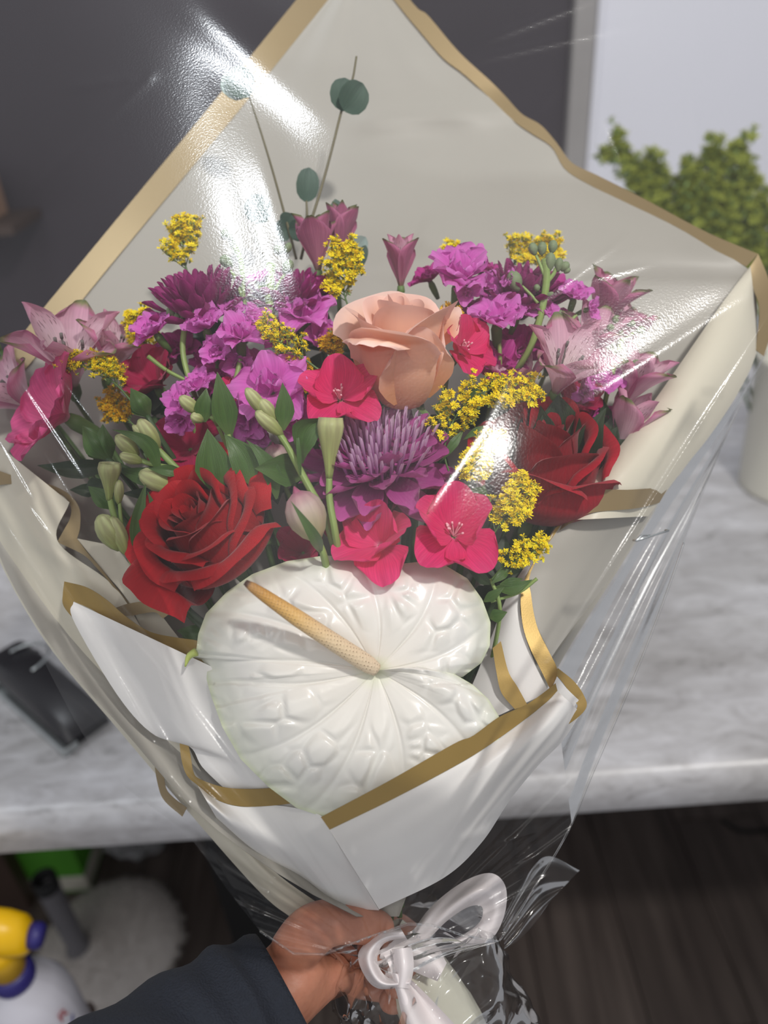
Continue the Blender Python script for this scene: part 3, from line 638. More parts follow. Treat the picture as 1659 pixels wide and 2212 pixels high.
M_peach = petal_mat('peach_petal', [(0, S(252, 180, 108)), (.4, S(254, 190, 146)), (.75, S(254, 210, 184)), (1, S(254, 218, 206))], 0.02, 12, 0.6, 0.25, spec=0.25, bump=0.05)
rose(482, 1176, 0.412, (-0.35, 0.52, 0.78), 304, 1.08, M_red, 'dark red rose wide open at the left above the anthurium', 34, 0.4, 11, flare=.24, reflex=.22)
rose(1160, 1086, 0.446, (0.02, 0.74, 0.62), 285, 1.55, M_red2, 'crimson rose at the right tucked beside the paper roll', 26, 4.2, 22, flare=.12, reflex=.20)
rose(868, 866, 0.420, (-0.05, 0.84, 0.54), 232, 2.15, M_peach, 'peach rose half open in the middle of the bouquet', 13, 0.9, 7, flare=.16, reflex=.22, openness=1.0, name='rose', wmin=.12, cupped=True, span=1.45, flat=True,
     outer=[(math.radians(200), .62, 1.25, 1.0, 1.25, 1.0, -.15), (math.radians(-52), .45, .25, 1.55, 1.15, 1.25, 1.45), (math.radians(-115), .45, .2, 1.5, 1.45, 1.2, 1.5), (math.radians(-15), .55, .9, 1.0, 1.1, 1.2, .2)])

# --- chrysanthemum --------------------------------------------------------------
M_chr = petal_mat('chrysanthemum_petal', [(0, S(130, 38, 104)), (.5, S(180, 64, 146)), (1, S(200, 92, 168))], 0.08, 14, 0.5, 0.2)
M_chr2 = petal_mat('violet_petal', [(0, S(94, 18, 64)), (.5, S(146, 34, 106)), (1, S(164, 48, 124))], 0.10, 14, 0.5, 0.2)
M_quill = petal_mat('quill_petal', [(0, S(130, 50, 122)), (.4, S(190, 110, 184)), (1, S(248, 216, 246))], 0.08, 6, 0.5, 0.2)
def chrys(px, py, d, face, size, mat, label, roll=0, seed=0, layers=None, quills=110, quill_mat=None):
    R = size * d / FPX / 2; mw = frame(W(px, py, d), cdir(*face), roll)
    root = thing('chrysanthemum', None, label, 'flower', 'purple chrysanthemums', mw); bpy.context.view_layer.update(); rg = np.random.default_rng(seed)
    layers = layers or [(11, -.25, .0, 1.0, .44), (12, .0, .22, 1.0, .42), (12, .22, .45, .93, .40), (12, .5, .75, .80, .34)]
    for li, (n, a0, a1, ln, wd_) in enumerate(layers):
        shapes = []
        for v in range(3):
            me = mesh_of('ray_petal', *petal(R * ln * rg.uniform(.94, 1.05), R * wd_, STRAP, a0 - .15, a1 + rg.uniform(-.1, .25), cup=.22, nu=9, nv=7, tip=.10, tpow=3, seed=seed * 9 + v, twist=rg.uniform(-.2, .2)))
            me.materials.append(mat); shapes.append(me)
        for k in range(n):
            a = 2 * math.pi * (k + .5 * (li % 2) + rg.uniform(-.22, .22)) / n
            m = rotz(a) @ Matrix.Translation((R * .10, 0, R * .03 * li)) @ Matrix.Rotation(rg.uniform(-.12, .12), 4, 'X') @ Matrix.Rotation(rg.uniform(-.1, .1), 4, 'Y')
            link('petal', shapes[k % 3], None, root, mw=m)
    qs = []
    for v in range(3):
        me = mesh_of('quill', *petal(R * (.50 + .06 * v), R * .06, [(0, .5), (.5, .8), (.85, 1), (1, .5)], 1.35, 1.5, cup=.6, nu=6, nv=4, tip=.1)); me.materials.append(quill_mat or M_quill); qs.append(me)
    for k in range(quills):
        rr = R * .56 * math.sqrt((k + .5) / quills); a = k * 2.399
        m = Matrix.Translation((rr * math.cos(a), rr * math.sin(a), R * .10)) @ rotz(a) @ Matrix.Rotation(.25 + rr / R * .9 * rg.uniform(.6, 1.2) - .4, 4, 'Y')
        link('quill', qs[k % 3], None, root, mw=m)
    V, F, U = lathe([(0, -.18 * R), (.16 * R, -.15 * R), (.28 * R, -.02 * R), (.45 * R, .08 * R), (.3 * R, .16 * R), (0, .2 * R)], 18); link('calyx', mesh_of('calyx', V, F, U), mat, root)
    stem_to_gather(root, W(px, py, d), 0.002)
    return root
chrys(818, 1010, 0.408, (-0.05, 0.78, 0.62), 330, M_chr, 'mauve purple chrysanthemum with pale quilled centre below the peach rose', 0.2, 31)
side_layers = [(15, .25, .5, 1.0, .30), (16, .5, .8, 1.05, .30), (15, .8, 1.05, 1.0, .28), (13, 1.05, 1.3, .9, .26)]
chrys(440, 692, 0.436, (-0.18, 0.88, 0.42), 232, M_chr2, 'dark purple chrysanthemum seen side-on at the upper left beside yellow goldenrod', 0, 32, side_layers, 20, M_chr2)
chrys(632, 672, 0.446, (0.0, 0.9, 0.40), 190, M_chr2, 'dark purple chrysanthemum half hidden behind pale stock buds at upper centre', 0, 33, side_layers, 16, M_chr2)
chrys(1120, 672, 0.447, (0.1, 0.85, 0.50), 205, M_chr2, 'dark purple chrysanthemum at the upper right behind a tall stock stem', 0, 34, side_layers, 16, M_chr2)

# --- hot pink five-petalled flowers -----------------------------------------------
M_pink = petal_mat('hot_pink_petal', [(0, S(246, 150, 184)), (.12, S(242, 66, 132)), (.6, S(242, 48, 120)), (1, S(240, 62, 130))], 0.13, 34, 0.55, 0.32, spec=0.25)
M_pink2 = petal_mat('rose_pink_petal', [(0, S(250, 206, 220)), (.2, S(244, 120, 172)), (.7, S(240, 92, 158)), (1, S(242, 104, 166))], 0.12, 34, 0.55, 0.32, spec=0.25)
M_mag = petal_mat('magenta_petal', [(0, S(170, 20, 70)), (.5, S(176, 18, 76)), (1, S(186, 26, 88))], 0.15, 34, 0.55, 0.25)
M_stamen = plain('stamen', S(238, 178, 190), 0.5)
def pinkfl(px, py, d, face, size, mat, label, roll=0, seed=0, elev=None, stam=True, calyx=None, lens=None):
    R = 1.12 * size * d / FPX / 2; mw = frame(W(px, py, d), cdir(*face), roll)
    root = thing('pink_flower', None, label, 'flower', 'pink five-petalled flowers', mw); bpy.context.view_layer.update(); rg = np.random.default_rng(seed)
    elev = elev or [.75, .55, .35, .3, .6]
    for k in range(5):
        e = elev[k]; ln = lens[k] if lens else 1.0
        V, F, U = petal(R * 1.12 * ln, R * 1.25, [(0, .10), (.12, .22), (.35, .72), (.62, 1.0), (.85, .98), (1, .80)], e + .35, e - .25, cup=.16, ruf=.028, nr=2.4, nu=14, nv=21, tip=.42, tpow=2.3, seed=seed * 7 + k)
        # fine teeth along the rim
        G = V.reshape(14, 21, 3); G[-1, 1::2] = G[-1, 1::2] * .975 + G[-2, 1::2] * .025
        link('petal', mesh_of('petal', G.reshape(-1, 3), F, U), mat, root, mw=rotz(2 * math.pi * k / 5 + rg.uniform(-.1, .1)) @ Matrix.Translation((R * .04, 0, .002 * (k % 2) * R)))
    if stam:
        for k in range(9):
            a = rg.uniform(0, 6.28); t_ = rg.uniform(.15, .55); ln = R * rg.uniform(.30, .46)
            tip_ = np.array([math.cos(a) * math.sin(t_), math.sin(a) * math.sin(t_), math.cos(t_)]) * ln
            fil = tube(crv([(0, 0, 0), tip_ * .5 + [0, 0, .02 * R], tip_], 6), R * .014, 5)
            ant = tube([tip_ * .93, tip_ * 1.10], [R * .03, R * .034, R * .02], 6)
            link('stamen', mesh_of('stamen', *join([fil, ant])), M_stamen, root)
    V, F, U = lathe([(0, -.75 * R), (.09 * R, -.72 * R), (.13 * R, -.45 * R), (.14 * R, -.12 * R), (.10 * R, .03 * R), (0, .02 * R)], 14)
    if calyx is None: link('calyx', mesh_of('calyx', V, F, U), M_calyx, root)
    stem_to_gather(root, W(px, py, d) - cdir(*face) * .7 * R, 0.0016)
    return root
pinkfl(980, 1160, 0.386, (0.02, 0.62, 0.78), 190, M_pink, 'hot pink flower with pale stamens above the right lobe of the anthurium', math.radians(88), 41, [.95, .75, .05, .0, .9], lens=[1.05, 1, .9, .95, 1])
pinkfl(822, 1180, 0.392, (-0.20, 0.66, 0.72), 178, M_pink, 'hot pink flower just above the top of the anthurium', math.radians(70), 42, [1.15, .6, .35, .0, .75], stam=False)
pinkfl(735, 866, 0.398, (0.05, 0.66, 0.75), 160, M_pink, 'hot pink flower with pale stamens left of the peach rose', math.radians(100), 43, [.95, .4, .05, .0, .5])
pinkfl(992, 762, 0.416, (0.42, 0.50, 0.75), 135, M_pink, 'hot pink flower at the right shoulder of the peach rose', math.radians(120), 44, [1.0, .7, .2, .1, .7])
pinkfl(150, 905, 0.428, (-0.62, 0.42, 0.66), 232, M_pink2, 'rose pink flower with plump green calyx at the far left', math.radians(60), 45, [.6, .5, .4, .4, .55], stam=False)
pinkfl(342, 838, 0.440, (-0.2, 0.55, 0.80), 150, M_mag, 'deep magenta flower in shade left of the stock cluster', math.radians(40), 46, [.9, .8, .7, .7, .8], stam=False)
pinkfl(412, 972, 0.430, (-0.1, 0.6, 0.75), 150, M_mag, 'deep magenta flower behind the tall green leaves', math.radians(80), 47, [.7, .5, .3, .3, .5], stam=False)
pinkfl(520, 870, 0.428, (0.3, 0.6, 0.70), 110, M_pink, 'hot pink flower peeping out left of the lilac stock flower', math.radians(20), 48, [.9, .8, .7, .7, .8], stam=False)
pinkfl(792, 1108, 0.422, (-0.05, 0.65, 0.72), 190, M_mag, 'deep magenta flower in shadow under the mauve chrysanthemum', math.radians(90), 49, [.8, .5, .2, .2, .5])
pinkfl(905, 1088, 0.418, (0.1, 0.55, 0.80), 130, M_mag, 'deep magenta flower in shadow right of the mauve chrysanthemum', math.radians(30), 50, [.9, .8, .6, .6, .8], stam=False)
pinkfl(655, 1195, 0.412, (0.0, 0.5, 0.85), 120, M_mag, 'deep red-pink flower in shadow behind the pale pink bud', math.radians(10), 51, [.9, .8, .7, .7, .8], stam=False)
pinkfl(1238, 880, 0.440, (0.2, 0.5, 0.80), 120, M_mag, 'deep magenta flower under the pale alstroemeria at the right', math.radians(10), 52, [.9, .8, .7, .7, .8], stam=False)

# --- alstroemeria --------------------------------------------------------------------
M_als = petal_mat('alstroemeria_petal', [(0, S(150, 168, 104)), (.12, S(236, 200, 212)), (.55, S(240, 200, 216)), (.9, S(232, 172, 198)), (.97, S(150, 150, 100)), (1, S(120, 130, 84))], 0.10, 24, 0.5, 0.35, edge=(S(206, 120, 160), .2))
M_als_in = petal_mat('alstroemeria_inner', [(0, S(196, 190, 130)), (.3, S(246, 232, 228)), (.7, S(240, 208, 220)), (1, S(222, 156, 184))], 0.08, 24, 0.5, 0.35, streak=S(96, 24, 46))
M_als_dk = petal_mat('alstroemeria_dark', [(0, S(140, 130, 84)), (.2, S(206, 138, 160)), (.7, S(212, 136, 172)), (.93, S(200, 118, 156)), (1, S(110, 122, 70))], 0.14, 24, 0.5, 0.35)
def alstro(px, py, d, face, size, label, roll=0, seed=0, openn=.0, mo=None, mi=None, stamens=True):
    R = 1.55 * size * d / FPX / 2; mw = frame(W(px, py, d), cdir(*face), roll)
    root = thing('alstroemeria', None, label, 'flower', 'alstroemeria flowers', mw); bpy.context.view_layer.update(); rg = np.random.default_rng(seed)
    for k in range(3):
        V, F, U = petal(R * 1.5, R * .92, OBOV, 1.38 - openn * .4, .72 - openn, cup=.20, ruf=.012, nu=16, nv=13, tip=.22, tpow=2.2, seed=seed + k)
        link('outer_petal', mesh_of('outer_petal', V + np.array([R * .06, 0, 0]), F, U), mo or M_als, root, mw=rotz(k * 2.094 + rg.uniform(-.12, .12)))
        V, F, U = petal(R * 1.55, R * .60, [(0, .14), (.25, .35), (.5, .7), (.72, 1), (.9, .7), (1, .2)], 1.42 - openn * .3, .85 - openn, cup=.28, nu=16, nv=11, tip=.12, seed=seed + k + 9)
        link('inner_petal', mesh_of('inner_petal', V + np.array([R * .03, 0, R * .02]), F, U), mi or M_als_in, root, mw=rotz(k * 2.094 + 1.047 + rg.uniform(-.12, .12)))
    if stamens:
        for k in range(5):
            a = rg.uniform(0, 6.28); tp = np.array([math.cos(a) * R * .22, math.sin(a) * R * .22, R * rg.uniform(.75, .95)])
            fl_ = tube(crv([(0, 0, R * .1), tp * .6, tp], 7), R * .018, 5); an = tube([tp, tp + [0, 0, R * .09]], [R * .03, R * .038, R * .03], 6)
            link('stamen', mesh_of('stamen', *join([fl_, an])), plain('anther', S(120, 112, 110), 0.7), root)
    V, F, U = lathe([(0, -.26 * R), (.07 * R, -.24 * R), (.12 * R, -.1 * R), (.10 * R, .06 * R), (0, .08 * R)], 12); link('ovary', mesh_of('ovary', V, F, U), M_calyx, root)
    stem_to_gather(root, W(px, py, d) - cdir(*face) * .25 * R, 0.0014)
    return root
alstro(1198, 852, 0.424, (0.14, 0.66, 0.74), 150, 'pale pink alstroemeria with dark flecks at the right', math.radians(95), 61, .22)
alstro(160, 838, 0.452, (0.15, 0.72, 0.66), 165, 'pink alstroemeria at the far left behind yellow goldenrod', math.radians(80), 62, .25)
alstro(80, 890, 0.458, (-0.55, 0.55, 0.62), 130, 'pink alstroemeria at the left margin behind the clear film', math.radians(20), 63, .3)
alstro(688, 590, 0.455, (-0.05, 0.95, 0.28), 110, 'dusky pink alstroemeria at the top among the eucalyptus stems', math.radians(30), 64, -.1, M_als_dk, M_als_dk, False)
alstro(866, 622, 0.452, (-0.02, 0.93, 0.36), 95, 'dusky pink alstroemeria with green tips behind the peach rose', math.radians(90), 65, -.25, M_als_dk, M_als_in, False)
alstro(1330, 980, 0.448, (0.30, 0.88, 0.36), 125, 'pale pink alstroemeria low at the right against the paper roll', math.radians(70), 66, -.1)
alstro(1290, 720, 0.462, (0.25, 0.85, 0.45), 120, 'dusky pink alstroemeria at the right behind the stock buds', math.radians(70), 67, .0, M_als_dk, M_als, False)
alstro(1135, 870, 0.436, (-0.3, 0.80, 0.50), 100, 'small pale pink alstroemeria left of the flecked one', math.radians(10), 68, .2)
alstro(-12, 742, 0.462, (-0.4, 0.7, 0.5), 95, 'pink alstroemeria just inside the left picture margin', 0.5, 69, .1, M_als_dk, M_als, False)

# --- stock --------------------------------------------------------------------------------
M_stk = petal_mat('stock_petal', [(0, S(240, 214, 226)), (.15, S(240, 140, 222)), (.6, S(236, 114, 214)), (1, S(240, 142, 226))], 0.10, 20, 0.55, 0.38)
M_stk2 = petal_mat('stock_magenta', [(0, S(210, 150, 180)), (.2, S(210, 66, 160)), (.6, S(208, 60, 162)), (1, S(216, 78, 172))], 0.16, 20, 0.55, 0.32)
M_bud = plain('stock_bud', S(120, 136, 100), 0.65, var=0.2, scale=150)
_pm = {}
def stock_petals(mat):
    if mat.name in _pm: return _pm[mat.name]
    r = []
    for v in range(4):
        me = mesh_of('petal', *petal(1.0, .92, [(0, .12), (.2, .3), (.45, .75), (.7, 1), (.9, .95), (1, .7)], .9, -.05 + .1 * v, cup=.10, ruf=.075, nr=2.2, nu=12, nv=13, tip=.34, notch=.06 * (v % 2), seed=70 + v)); me.materials.append(mat); r.append(me)
    for v in range(3):
        me = mesh_of('petal', *petal(.66, .62, [(0, .14), (.3, .6), (.65, 1), (.9, .9), (1, .6)], 1.35, .75, cup=.2, ruf=.10, nr=2.2, nu=10, nv=11, tip=.3, seed=80 + v)); me.materials.append(mat); r.append(me)
    _pm[mat.name] = r; return r
def floret(root, px, py, d, face, size, mat, n=8, inner=3, roll=0, seed=0):
    R = 1.18 * size * d / FPX / 2; rg = np.random.default_rng(abs(int(seed))); ps = stock_petals(mat)
    V, F, U = lathe([(0, -.95), (.10, -.9), (.15, -.5), (.16, -.15), (.10, .05), (0, .06)], 10)
    mi = root.matrix_world.inverted()
    fl = link('floret', mesh_of('floret', V * R, F, U), M_calyx, root, mw=mi @ frame(W(px, py, d), cdir(*face), roll))
    for k in range(n):
        big = k < n - inner; nn = n - inner if big else inner
        a = 2 * math.pi * k / nn + rg.uniform(-.25, .25)
        sc = R * rg.uniform(.9, 1.08)
        link('petal', ps[rg.integers(0, 4)] if big else ps[4 + rg.integers(0, 3)], None, fl, mw=rotz(a) @ Matrix.Rotation(rg.uniform(-.35, .18), 4, 'Y') @ Matrix.Rotation(rg.uniform(-.2, .2), 4, 'X') @ Matrix.Scale(sc, 4))
    return fl
def budm(p0, p1, wpx, ribs=0, trumpet=False):
    """closed bud between two world points, radius in metres"""
    p0, p1 = np.array(p0), np.array(p1); ax = p1 - p0; L = np.linalg.norm(ax); z = ax / L; x = nrm(np.cross(z, [.3, .8, .5])); y = np.cross(z, x)
    prof = [(0.0, .0), (.28, .03), (.62, .16), (.92, .38), (1.0, .55), (.9, .74), (.62, .9), (.25, .985), (0, 1)]
    if trumpet: prof = [(0, 0), (.26, .02), (.30, .10), (.42, .28), (.66, .52), (.92, .74), (1.0, .86), (.90, 1.0), (.78, .97), (.60, .90), (0, .86)]
    ns = 24 if ribs else 12
    G = np.zeros((len(prof), ns + 1, 3))
    for i, (r, t) in enumerate(prof):
        for j in range(ns + 1):
            a = 2 * math.pi * j / ns; rr = r * wpx * (1 + (.10 * abs(math.cos(a * ribs / 2)) - .07 if ribs else 0))
            G[i, j] = p0 + z * L * t + (x * math.cos(a) + y * math.sin(a)) * rr
    return grid(G)
def stock(label, d0, florets, buds, stems, mat=None, org=None):
    """florets: (px,py,size,face,dd,n); buds: (x0,y0,x1,y1,w); stems: lists of (px,py) + radius px"""
    o = org or stems[0][0][0]
    root = thing('stock_stem', W(o[0], o[1], d0), label, 'flower', 'stock stems'); bpy.context.view_layer.update(); O = np.array(root.location)
    for k, st_ in enumerate(stems):
        pts, r = st_; P = crv([W(q[0], q[1], d0 + (q[2] if len(q) > 2 else 0)) for q in pts], 16) - O
        link('stem', mesh_of('stem', *tube(P, [r * d0 / FPX, r * d0 / FPX * .75], 8)), M_stem_pale, root)
    for k, f in enumerate(florets):
        px, py, sz, face = f[:4]; dd = f[4] if len(f) > 4 else 0; n = f[5] if len(f) > 5 else 9
        floret(root, px, py, d0 + dd, face, sz, mat or M_stk, n, 3, k * 1.3, int(px + py))
    for (x0, y0, x1, y1, w_) in buds:
        link('bud', mesh_of('bud', *(lambda t: (t[0] - O, t[1], t[2]))(budm(W(x0, y0, d0), W(x1, y1, d0 - .002), w_ * d0 / FPX / 2, 4))), M_bud, root)
    return root
stock('lilac stock cluster at the left with grey-green buds on top', 0.420,
      [(338, 722, 100, (-.35, .55, .75)), (445, 712, 104, (-.1, .6, .8), -.003), (520, 735, 120, (.1, .6, .8), -.008), (500, 690, 84, (.1, .8, .6), .004), (548, 705, 96, (.55, .5, .7), .002), (478, 762, 90, (-.3, .1, .95), -.004), (520, 790, 90, (.1, -.2, 1), .006)],
      [(372, 692, 366, 662, 20), (395, 690, 392, 662, 18), (412, 692, 424, 664, 18), (384, 700, 380, 676, 14)], [([(400, 700), (395, 760), (412, 830), (440, 900, .02)], 7), ([(320, 770), (360, 800), (408, 825)], 5), ([(520, 775), (505, 830), (470, 900, .02)], 6)], org=(400, 700))
stock('lilac stock with one large open flower behind the green buds', 0.405,
      [(590, 850, 176, (-.05, .35, .93), 0, 9), (540, 905, 105, (-.35, -.15, .9), .006), (632, 905, 105, (.35, -.1, .92), .006), (560, 925, 80, (-.1, -.5, .8), .008)], [], [([(600, 880, .01), (610, 960, .02), (640, 1060, .03)], 6)])
stock('lilac stock flower at the left of the tall green leaf', 0.412,
      [(400, 872, 96, (-.4, .3, .85)), (432, 840, 84, (-.1, .7, .7), .004), (395, 905, 76, (-.3, -.4, .85), .004)], [], [([(410, 890, .01), (430, 960, .02), (470, 1050, .03)], 5)])
stock('lilac stock flower in shade left of the peach rose', 0.436, [(655, 690, 140, (.05, .6, .78)), (690, 730, 90, (.5, .1, .85), .004)], [], [([(650, 720, .01), (660, 800, .02)], 6)])
stock('pale green stock stem with a pink bud at upper left centre', 0.428,
      [(565, 610, 64, (-.35, .75, .55), 0, 7)], [(482, 518, 488, 494, 18), (492, 520, 500, 506, 13), (612, 592, 630, 562, 24), (596, 550, 606, 530, 20), (618, 548, 626, 524, 16)],
      [([(585, 570), (582, 640), (586, 690)], 11), ([(586, 640), (605, 608), (618, 588)], 4), ([(583, 650), (560, 620), (555, 608)], 5)], org=(583, 640))
stock('thin pale green stock stem beside the dark purple chrysanthemum', 0.432,
      [], [(490, 578, 484, 550, 26), (492, 582, 498, 560, 18), (505, 536, 500, 515, 14)], [([(498, 520), (518, 556), (524, 600), (528, 665)], 7), ([(522, 640), (508, 600), (494, 580)], 4)], org=(524, 620))
stock('bright lilac stock flower on its own stalk at the top right of centre', 0.432, [(992, 610, 168, (.0, .62, .78), 0, 10), (1040, 622, 90, (.6, -.1, .8), .003), (1008, 632, 78, (.0, -.3, .95), -.004, 6)], [], [([(985, 630, .01), (990, 680, .014), (985, 760, .02)], 6)], M_stk)
stock('lilac stock flower right of the peach rose on a thin stalk', 0.424, [(1072, 702, 130, (-.15, .60, .78), 0, 9), (1118, 680, 90, (.2, .7, .7), .006)], [], [([(1078, 730, .008), (1080, 800, .012), (1070, 900, .03)], 5)], M_stk)
stock('tall stock stem with green buds at the top right', 0.424,
      [(1110, 610, 58, (-.85, .35, .4), 0, 7), (1172, 680, 70, (.3, .5, .8), .006, 7)],
      [(1156, 552, 1148, 524, 20), (1170, 552, 1172, 522, 20), (1192, 548, 1196, 518, 20), (1186, 586, 1190, 545, 24), (1204, 588, 1210, 556, 18), (1212, 586, 1228, 566, 20), (1218, 590, 1232, 580, 12), (1120, 630, 1104, 585, 34), (1162, 630, 1158, 614, 14), (1176, 640, 1196, 632, 10)],
      [([(1178, 560), (1180, 610), (1168, 680), (1146, 750), (1110, 810, .01)], 9), ([(1162, 655), (1145, 635), (1128, 618)], 4), ([(1178, 600), (1164, 565), (1158, 552)], 4), ([(1180, 612), (1196, 592), (1200, 580)], 5)], org=(1170, 660))
stock('lilac stock bud cluster at the right above the pale alstroemeria', 0.434,
      [(1240, 645, 82, (.1, .65, .7), 0, 9), (1270, 668, 60, (.7, .2, .7), .003, 6)], [(1210, 700, 1206, 668, 22), (1228, 708, 1222, 680, 18), (1180, 728, 1200, 716, 20)], [([(1225, 672), (1205, 712), (1180, 740, .01)], 6), ([(1245, 680), (1222, 705), (1190, 735, .01)], 4)], org=(1220, 690))
stock('lilac stock low at the right with green buds against the paper roll', 0.436,
      [(1290, 835, 90, (.1, .5, .85), 0, 8), (1262, 850, 70, (-.4, .1, .9), .002, 6), (1325, 820, 60, (.5, .5, .7), .004, 6)],
      [(1336, 700, 1328, 682, 20), (1346, 704, 1346, 690, 20), (1358, 706, 1366, 690, 22), (1372, 718, 1394, 710, 20), (1320, 716, 1318, 700, 16), (1362, 800, 1386, 782, 30), (1345, 726, 1356, 716, 14)],
      [([(1345, 715), (1338, 750), (1318, 820), (1300, 900, .02)], 7), ([(1340, 740), (1352, 728), (1372, 718)], 4), ([(1326, 770), (1320, 740), (1319, 716)], 4), ([(1318, 825), (1345, 812), (1362, 800)], 4)], org=(1330, 780))
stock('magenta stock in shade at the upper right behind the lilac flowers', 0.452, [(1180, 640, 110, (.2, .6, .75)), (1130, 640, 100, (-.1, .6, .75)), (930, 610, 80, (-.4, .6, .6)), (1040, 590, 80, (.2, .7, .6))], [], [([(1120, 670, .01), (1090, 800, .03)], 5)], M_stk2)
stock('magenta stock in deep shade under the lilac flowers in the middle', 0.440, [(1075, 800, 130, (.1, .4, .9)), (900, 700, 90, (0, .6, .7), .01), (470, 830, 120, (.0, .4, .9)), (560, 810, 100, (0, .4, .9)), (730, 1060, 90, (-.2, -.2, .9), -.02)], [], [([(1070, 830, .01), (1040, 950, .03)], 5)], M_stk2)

alstro(1345, 880, 0.450, (0.30, 0.80, 0.50), 120, 'pale pink alstroemeria between the stock buds and the paper roll', math.radians(40), 71, .05)
alstro(1262, 792, 0.446, (0.15, 0.78, 0.60), 120, 'pale pink alstroemeria half hidden behind the flecked one', math.radians(50), 72, .1)
alstro(1330, 760, 0.468, (0.35, 0.82, 0.40), 95, 'dusky pink alstroemeria at the right edge of the flower heads', math.radians(15), 73, .05, M_als_dk, M_als, False)
alstro(730, 560, 0.460, (0.12, 0.95, 0.25), 100, 'dusky pink alstroemeria bud beside the tallest eucalyptus stem', math.radians(60), 74, -.3, M_als_dk, M_als_dk, False)
alstro(232, 815, 0.458, (0.35, 0.80, 0.45), 120, 'pink alstroemeria behind the right end of the left goldenrod arch', math.radians(45), 75, .1)
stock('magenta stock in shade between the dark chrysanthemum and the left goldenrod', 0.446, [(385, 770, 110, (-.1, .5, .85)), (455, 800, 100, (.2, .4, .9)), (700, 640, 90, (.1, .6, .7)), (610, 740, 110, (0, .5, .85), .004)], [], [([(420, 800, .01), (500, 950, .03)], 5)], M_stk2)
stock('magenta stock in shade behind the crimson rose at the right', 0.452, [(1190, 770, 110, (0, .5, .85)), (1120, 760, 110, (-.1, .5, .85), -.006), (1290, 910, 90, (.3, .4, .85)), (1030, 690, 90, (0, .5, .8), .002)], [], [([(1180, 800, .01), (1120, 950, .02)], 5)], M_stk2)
# --- leaves, buds --------------------------------------------------------------------
M_leaf = petal_mat('leaf_green', [(0, S(104, 132, 70)), (.3, S(76, 112, 48)), (1, S(84, 118, 54))], 0.16, 26, 0.36, 0.22, spec=0.5, bump=0.35)
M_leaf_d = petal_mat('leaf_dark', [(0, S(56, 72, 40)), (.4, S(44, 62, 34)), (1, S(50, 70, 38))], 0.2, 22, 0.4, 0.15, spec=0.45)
M_gbud = petal_mat('green_bud', [(0, S(126, 154, 70)), (.3, S(190, 206, 124)), (.75, S(224, 230, 172)), (1, S(140, 168, 80))], 0.22, 9, 0.45, 0.3)
M_pbud = petal_mat('pink_bud_petal', [(0, S(176, 182, 110)), (.25, S(206, 202, 152)), (.6, S(226, 206, 196)), (.9, S(206, 130, 160)), (1, S(186, 90, 130))], 0.12, 14, 0.5, 0.35)
M_dstem = plain('stem_dark', S(62, 84, 50), 0.5, var=0.2)
def leaf(p0, p1, wpx, d=None, bow=0.12, side=0.0, fold=0.18, twist=0.0, prof=None, nu=16, nv=9, tiltv=None):
    """leaf from world point p0 to p1; wpx full width in metres; bow towards the camera; side bow in the image"""
    p0, p1 = np.array(p0), np.array(p1); ax = p1 - p0; L = np.linalg.norm(ax); x = ax / L
    zc = nrm((CAM - p0) / np.linalg.norm(CAM - p0) + (np.array(tiltv) if tiltv is not None else 0)); y = nrm(np.cross(zc, x)); z = np.cross(x, y)
    prof = prof or [(0, .14), (.12, .46), (.28, .85), (.4, 1), (.58, .86), (.78, .48), (.92, .18), (1, .01)]
    pt, pw = zip(*prof); G = np.zeros((nu, nv, 3))
    for i in range(nu):
        t = i / (nu - 1); c = p0 + x * L * t + z * L * bow * math.sin(math.pi * t) + y * L * side * math.sin(math.pi * t)
        a = twist * (t - .3); yy = y * math.cos(a) + z * math.sin(a); zz = z * math.cos(a) - y * math.sin(a)
        for j in range(nv):
            s = -1 + 2 * j / (nv - 1); hw = np.interp(t, pt, pw) * wpx / 2
            G[i, j] = c + yy * s * hw + zz * hw * fold * 2 * (abs(s) - .5)
    return grid(G)
